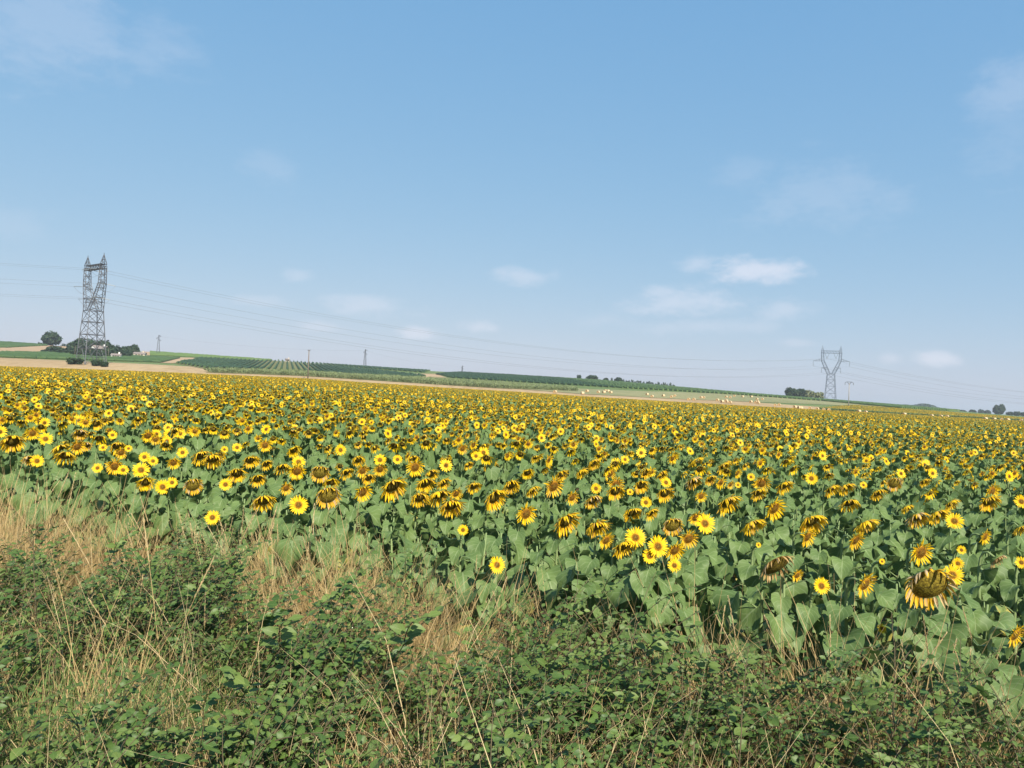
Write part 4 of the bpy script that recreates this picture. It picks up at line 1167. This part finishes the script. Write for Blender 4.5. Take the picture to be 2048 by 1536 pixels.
# ------------------------------------------------------------------ the verge in front
def blade_into(mb, x, y, a, lean, h, w, mat, r, seg=3, curl=None):
    curl = r.uniform(.2, 1.2) if curl is None else curl
    c, s = math.cos(a), math.sin(a); b = r.uniform(0, 3.14); wx, wy = math.cos(b) * w, math.sin(b) * w
    rows = []; px = pz = 0.0; ang = lean; rn = r.random()
    for k in range(seg + 1):
        f = 1 - .85 * k / seg
        rows.append([(x + c * px - wx * f, y + s * px - wy * f, pz), (x + c * px + wx * f, y + s * px + wy * f, pz)])
        px += math.sin(ang) * h / seg; pz += math.cos(ang) * h / seg; ang += curl / seg
    mb.grid(rows, mat, rn)
def seedhead_into(mb, p, d, l, mat, r, n=14):
    for k in range(n):
        q = p + d * (l * k / n); a = r.uniform(0, 6.28)
        o = Vector((math.cos(a), math.sin(a), 0)); e = q + d * .016 + o * r.uniform(.002, .007); t = d.cross(o).normalized() * .0018
        mb.poly([q - t, q + t, e + t, e - t], [(0, 1, 2, 3)], mat, r.random())
def straw_clump(seed, n=60, h=(.2, .55), rad=.22, tangled=.5, mat='straw', w=.0021):
    r = random.Random(seed); mb = MB(); la = r.uniform(0, 6.28)
    for k in range(n):
        x, y = r.gauss(0, rad * .5), r.gauss(0, rad * .5)
        a = la + r.gauss(0, 1.3); hh = r.uniform(*h)
        blade_into(mb, x, y, a, abs(r.gauss(.15, tangled)), hh, w * r.uniform(.7, 1.6), 0, r)
        if r.random() < .1 and hh > .35:
            pass
    return mb.mesh('clump', [M[mat], M['straw_pale']])
STRAWP = [straw_clump(i, 50, (.2, .6)) for i in range(4)] + [straw_clump(10 + i, 45, (.35, .85), .16, .2) for i in range(3)] + [straw_clump(20 + i, 55, (.2, .5), .26, .9) for i in range(3)] + [straw_clump(50 + i, 9, (.5, 1.0), .3, .55, 'straw_pale', .0021) for i in range(4)]
GRASSP = [straw_clump(30 + i, 50, (.22, .6), .18, .3, 'grass', .003) for i in range(4)]
SH_N = 8
def shoot_into(mb, r, L_, lean, az, base, n_side, leaf, depth=0):
    """arching twig with two ranks of leaves; mats 0 leaf 1 twig"""
    pts = []; p = Vector(base); ang = lean; dirv = Vector((math.cos(az), math.sin(az), 0)); seg = 9
    for k in range(seg + 1):
        pts.append(p.copy()); d = dirv * math.sin(ang) + Vector((0, 0, math.cos(ang))); p = p + d * (L_ / seg); ang += r.uniform(.02, .17)
        dirv = (Matrix.Rotation(r.gauss(0, .12), 3, 'Z') @ dirv)
    return pts
def leaf_quad(mb, p, d, up, l, r, mat=0):
    side = d.cross(up).normalized(); nn = side.cross(d).normalized(); w = l * r.uniform(.28, .38); rn = r.random(); dr = r.uniform(.05, .35)
    V = []; UV = []
    for v, q in ((0, .25), (.3, 1.0), (.65, .8), (1, .03)):
        c = p + d * (l * v) - nn * (dr * l * v * v)
        for s in (-1, 0, 1):
            V.append(c + side * (s * w * q) + nn * (abs(s) * w * .28 * q)); UV.append((.5 + s * .5, v))
    F = []
    for i in range(3):
        for j in range(2): F.append((i * 3 + j, i * 3 + j + 1, (i + 1) * 3 + j + 1, (i + 1) * 3 + j))
    mb.poly(V, F, mat, rn, UV)
def shoot_meshes(seed, L_=.75, sides=4, leaf=.045, step=.030):
    r = random.Random(seed); lb, sb = MB(), MB()
    az = r.uniform(-.3, .3); lean = r.uniform(.1, .5)
    main = shoot_into(None, r, L_, lean, az, (0, 0, 0), 0, leaf)
    twigs = [(main, .0045)]
    for k in range(sides):
        i = 1 + k * 7 // max(1, sides); twigs.append((shoot_into(None, r, L_ * r.uniform(.3, .55), r.uniform(.5, 1.1), az + r.choice((-1, 1)) * r.uniform(.5, 1.6), main[i], 0, leaf), .0025))
    for pts, rad in twigs:
        sb.tube(pts, [rad * (1 - .7 * k / (len(pts) - 1)) for k in range(len(pts))], 4)
        tot = sum((pts[k + 1] - pts[k]).length for k in range(len(pts) - 1)); n = int(tot / step); sgn = 1
        for k in range(n):
            t = (k + .6) / n * (len(pts) - 1); i = min(int(t), len(pts) - 2); q = pts[i].lerp(pts[i + 1], t - i); ax = (pts[i + 1] - pts[i]).normalized()
            if rad > .004 and k < n * .12: continue
            side = ax.cross(Vector((0, 0, 1)));
            if side.length < .15: side = Vector((math.cos(k * 2.4), math.sin(k * 2.4), 0))
            side.normalize(); sgn = -sgn
            d = (side * sgn * 1.0 + ax * r.uniform(.2, .7) + Vector((0, 0, r.uniform(-.45, .3)))).normalized()
            up = (Vector((0, -.85, .75)) + side * r.gauss(0, .3)).normalized()
            leaf_quad(lb, q + d * .006, d, up, leaf * .94 * r.uniform(.45, 1.35) * (1 - .35 * k / n), r)
    return lb, sb
SHOOTS = [shoot_meshes(40 + i, r_, s_, l_) for i, (r_, s_, l_) in enumerate([(.8, 5, .05), (.7, 4, .055), (.9, 5, .045), (.6, 5, .05), (.75, 6, .042), (.55, 4, .06), (.65, 5, .05), (.85, 4, .055)])]
SM_ = lambda i: M['shrub_b' if i % 3 == 1 else 'shrub']
SHOOT_ME = [(a.mesh('leaves', [SM_(i)]), b.mesh('twigs', [M['twig']])) for i, (a, b) in enumerate(SHOOTS)]
def joined(a, b, i=0):
    mb = MB(); mb.v = a.v + b.v; mb.uv = a.uv + b.uv; mb.r = a.r + b.r; mb.n = a.n + b.n
    mb.f = a.f + [tuple(i + a.n for i in f) for f in b.f]; mb.m = a.m + [1] * len(b.m); return mb.mesh('shoot', [SM_(i), M['twig']])
SHOOT_J = [joined(a, b, i) for i, (a, b) in enumerate(SHOOTS)] + [joined(*shoot_meshes(80 + i, .35, 5, .04, .022), i) for i in range(4)]

STRAW_E = [(70, 1090, 210, 110), (300, 1120, 100, 40), (90, 1480, 180, 60), (320, 1500, 140, 60), (600, 1130, 130, 130), (570, 1240, 130, 60), (690, 1260, 70, 60), (850, 1300, 100, 90), (1000, 1230, 170, 50), (1120, 1250, 120, 70), (1600, 1270, 190, 150), (1760, 1330, 200, 90), (1960, 1370, 120, 110), (1720, 1460, 260, 80), (760, 1180, 60, 60), (1350, 1230, 120, 60), (480, 1160, 40, 60)]
GREEN_E = [(110, 1500, 190, 70), (420, 1400, 60, 60), (720, 1250, 50, 60), (1230, 1280, 60, 60)]
def wgt(px, py, E):
    return max([math.exp(-(((px - a) / c) ** 2 + ((py - b) / d) ** 2) * 1.1) for a, b, c, d in E])
rr = random.Random(5)
sp, gp, up_ = [], [], []
shrub_spots = []
y = 1.6
while y < 9:
    half = y * .74 + .5
    x = -half
    while x < half:
        xx, yv = x + rr.uniform(-.06, .06), y + rr.uniform(-.06, .06); x += .125
        if yv > front(xx) + .25: continue
        g = ground(xx, yv); q = project(xx, yv, g + .22)
        s = wgt(q[0], q[1], STRAW_E); gr = wgt(q[0], q[1], GREEN_E)
        edge = yv > front(xx) - .5
        # shrubs grow in mounds with gaps of dry grass between them
        g0 = g
        nz = noise.noise((xx * 1.35, yv * 1.9, 3.1)) + .4 * noise.noise((xx * 4.7, yv * 5.1, 9.7))
        mound = sstep(-.25, .3, nz + .18 - .95 * s - .8 * gr)
        if rr.random() < .19: sp.append((xx, yv, g, 0, 0, rr.uniform(0, 6.28), rr.uniform(.7, 1.1), rr.randrange(10, 14)))
        if rr.random() < (.44 + .50 * s) * (1 - .42 * mound * (1 - s)):
            k = rr.choice([4, 5, 6, 4, 5, 6, 0, 1, 7]) if (edge or s > .6) and rr.random() < .6 else rr.choice([0, 1, 2, 3, 7, 8, 9, 7, 8, 9])
            sp.append((xx, yv, g - .02, 0, 0, rr.uniform(0, 6.28), rr.uniform(.75, 1.2) * (1.25 if edge else 1), k))
            if edge and rr.random() < .5: sp.append((xx, yv + .06, g - .02, 0, 0, rr.uniform(0, 6.28), rr.uniform(.8, 1.2), rr.choice([4, 5, 6])))
        if rr.random() < .12 + 1.2 * gr + .06 * s: gp.append((xx, yv, g - .02, 0, 0, rr.uniform(0, 6.28), rr.uniform(.55, 1.0) + .25 * gr, rr.randrange(4)))
        if rr.random() < mound * 1.2 * (.38 if edge else 1):
            if rr.random() < .26 and -10 < q[0] < 2058 and q[1] < 1600: shrub_spots.append((xx, yv, g + .16 * mound, q[0], q[1]))
            for _ in range(2 if mound > .55 else 1):
                up_.append((xx + rr.uniform(-.05, .05), yv + rr.uniform(-.05, .05), g + rr.uniform(-.05, .32) * mound, rr.gauss(0, .2), rr.gauss(0, .2), rr.gauss(0, 1.1), rr.uniform(.45, .95), rr.randrange(12)))
    y += .125
print('verge', len(sp), len(gp), len(up_), len(shrub_spots))
tag(scatter('dry_grass', sp, STRAWP), 'tangled straw coloured dry grass along the verge', 'dry grass')
tag(scatter('green_grass', gp, GRASSP), 'tufts of green grass among the dry stalks on the verge', 'grass')
tag(scatter('undergrowth', up_, SHOOT_J), 'low mass of green shrub leaves covering the verge', 'undergrowth')
# single shrub shoots that stand out of the mass
rr.shuffle(shrub_spots)
big = [(600, 1300), (560, 1280), (1385, 1370), (320, 1250), (880, 1380), (760, 1180), (980, 1350), (1080, 1340), (1210, 1380), (470, 1390), (250, 1280), (130, 1250), (1700, 1450), (1850, 1400), (700, 1400), (1300, 1420), (1500, 1450), (600, 1460), (860, 1480), (1100, 1470), (450, 1120), (300, 1180)]
n_sh = 0; items = []
for (xx, yv, g, qx, qy) in shrub_spots[:230]:
    k = rr.randrange(len(SHOOT_ME)); a, b = SHOOT_ME[k]
    o = empty('shrub_shoot', (xx, yv, g - .02), rr.gauss(0, .9), rr.uniform(.7, 1.0)); tag(o, None, 'shrub', 'leafy shrub shoots in the verge thicket'); items.append((o, qx, qy, 'leafy shrub shoot %s below %s' % ('at the very bottom' if qy > 1480 else ('low in the thicket' if qy > 1340 else 'high in the thicket'), landmark(qx))))
    link('leaves', a, o)['kind'] = 'stuff'; link('twigs', b, o)
unique_labels(items); items = []
def verge_at(px, py, h):
    d = pray(px, py); d = d / d.y; y = 1.5
    while y < 12 and CAM.z + d.z * y > ground(d.x * y, y) + h: y += .02
    return Vector((d.x * y, y, ground(d.x * y, y)))
for (px, py) in big:
    p = verge_at(px, py, .3); a, b = SHOOT_ME[rr.randrange(len(SHOOT_ME))]
    o = empty('shrub_shoot', p - Vector((0, 0, .02)), rr.gauss(0, .8), rr.uniform(.95, 1.2)); tag(o, None, 'shrub', 'tall shrub shoots standing above the thicket')
    link('leaves', a, o)['kind'] = 'stuff'; link('twigs', b, o)
    items.append((o, px, py, 'tall leafy shrub shoot rising above the thicket below %s' % landmark(px)))
unique_labels(items)
# tall dry grass stalks with seed heads
def stalk_meshes(seed, h):
    r = random.Random(seed); sb, hb = MB(), MB()
    a = r.uniform(0, 6.28); lean = r.uniform(.02, .25); curl = r.uniform(.05, .5); p = Vector((0, 0, 0)); pts = [p.copy()]; ang = lean
    for k in range(7):
        d = Vector((math.cos(a) * math.sin(ang), math.sin(a) * math.sin(ang), math.cos(ang))); p = p + d * h / 7; pts.append(p.copy()); ang += curl / 7
    sb.tube(pts, [.0018, .0017, .0016, .0015, .0014, .0012, .001, .0009], 4)
    seedhead_into(hb, pts[-2] - d * .06, d, r.uniform(.16, .26), 0, r, 44)
    blade_into(sb, 0, 0, r.uniform(0, 6.28), .4, h * .5, .003, 0, r, 4)
    return sb.mesh('stalk', [M['straw']]), hb.mesh('seed_head', [M['straw_pale']])
STK = [stalk_meshes(i, h) for i, h in enumerate([.8, .9, 1.0, .7, .85, .95, .6, .75])]
spots = []; items = []
for (cx, cy, sx, sy, n) in [(110, 1110, 120, 60, 36), (630, 1130, 80, 60, 70), (720, 1200, 60, 50, 12), (1000, 1230, 120, 50, 14), (1330, 1300, 60, 60, 8), (1560, 1320, 120, 70, 54), (1700, 1360, 60, 50, 22), (1840, 1370, 90, 50, 18), (1980, 1400, 60, 60, 14), (350, 1380, 150, 80, 8), (1250, 1400, 200, 80, 8), (300, 1080, 60, 40, 8)]:
    for k in range(n): spots.append((rr.gauss(cx, sx * .6), rr.gauss(cy, sy * .6)))
for (px, py) in spots:
    p = verge_at(px, py, .12); yf = front(p.x)
    if p.y > yf + .2: p = Vector((p.x, yf + rr.uniform(-.3, .15), 0)); p.z = ground(p.x, p.y)
    a, b = rr.choice(STK)
    o = empty('grass_stalk', p, rr.uniform(0, 6.28), rr.uniform(.75, 1.1)); tag(o, None, 'grass stalk', 'tall dry grass stalks on the verge'); items.append((o, px, py, 'tall dry grass stalk with pale seed head below %s' % landmark(px)))
    link('stalk', a, o); link('seed_head', b, o)
unique_labels(items)
print('objects', len(bpy.data.objects))
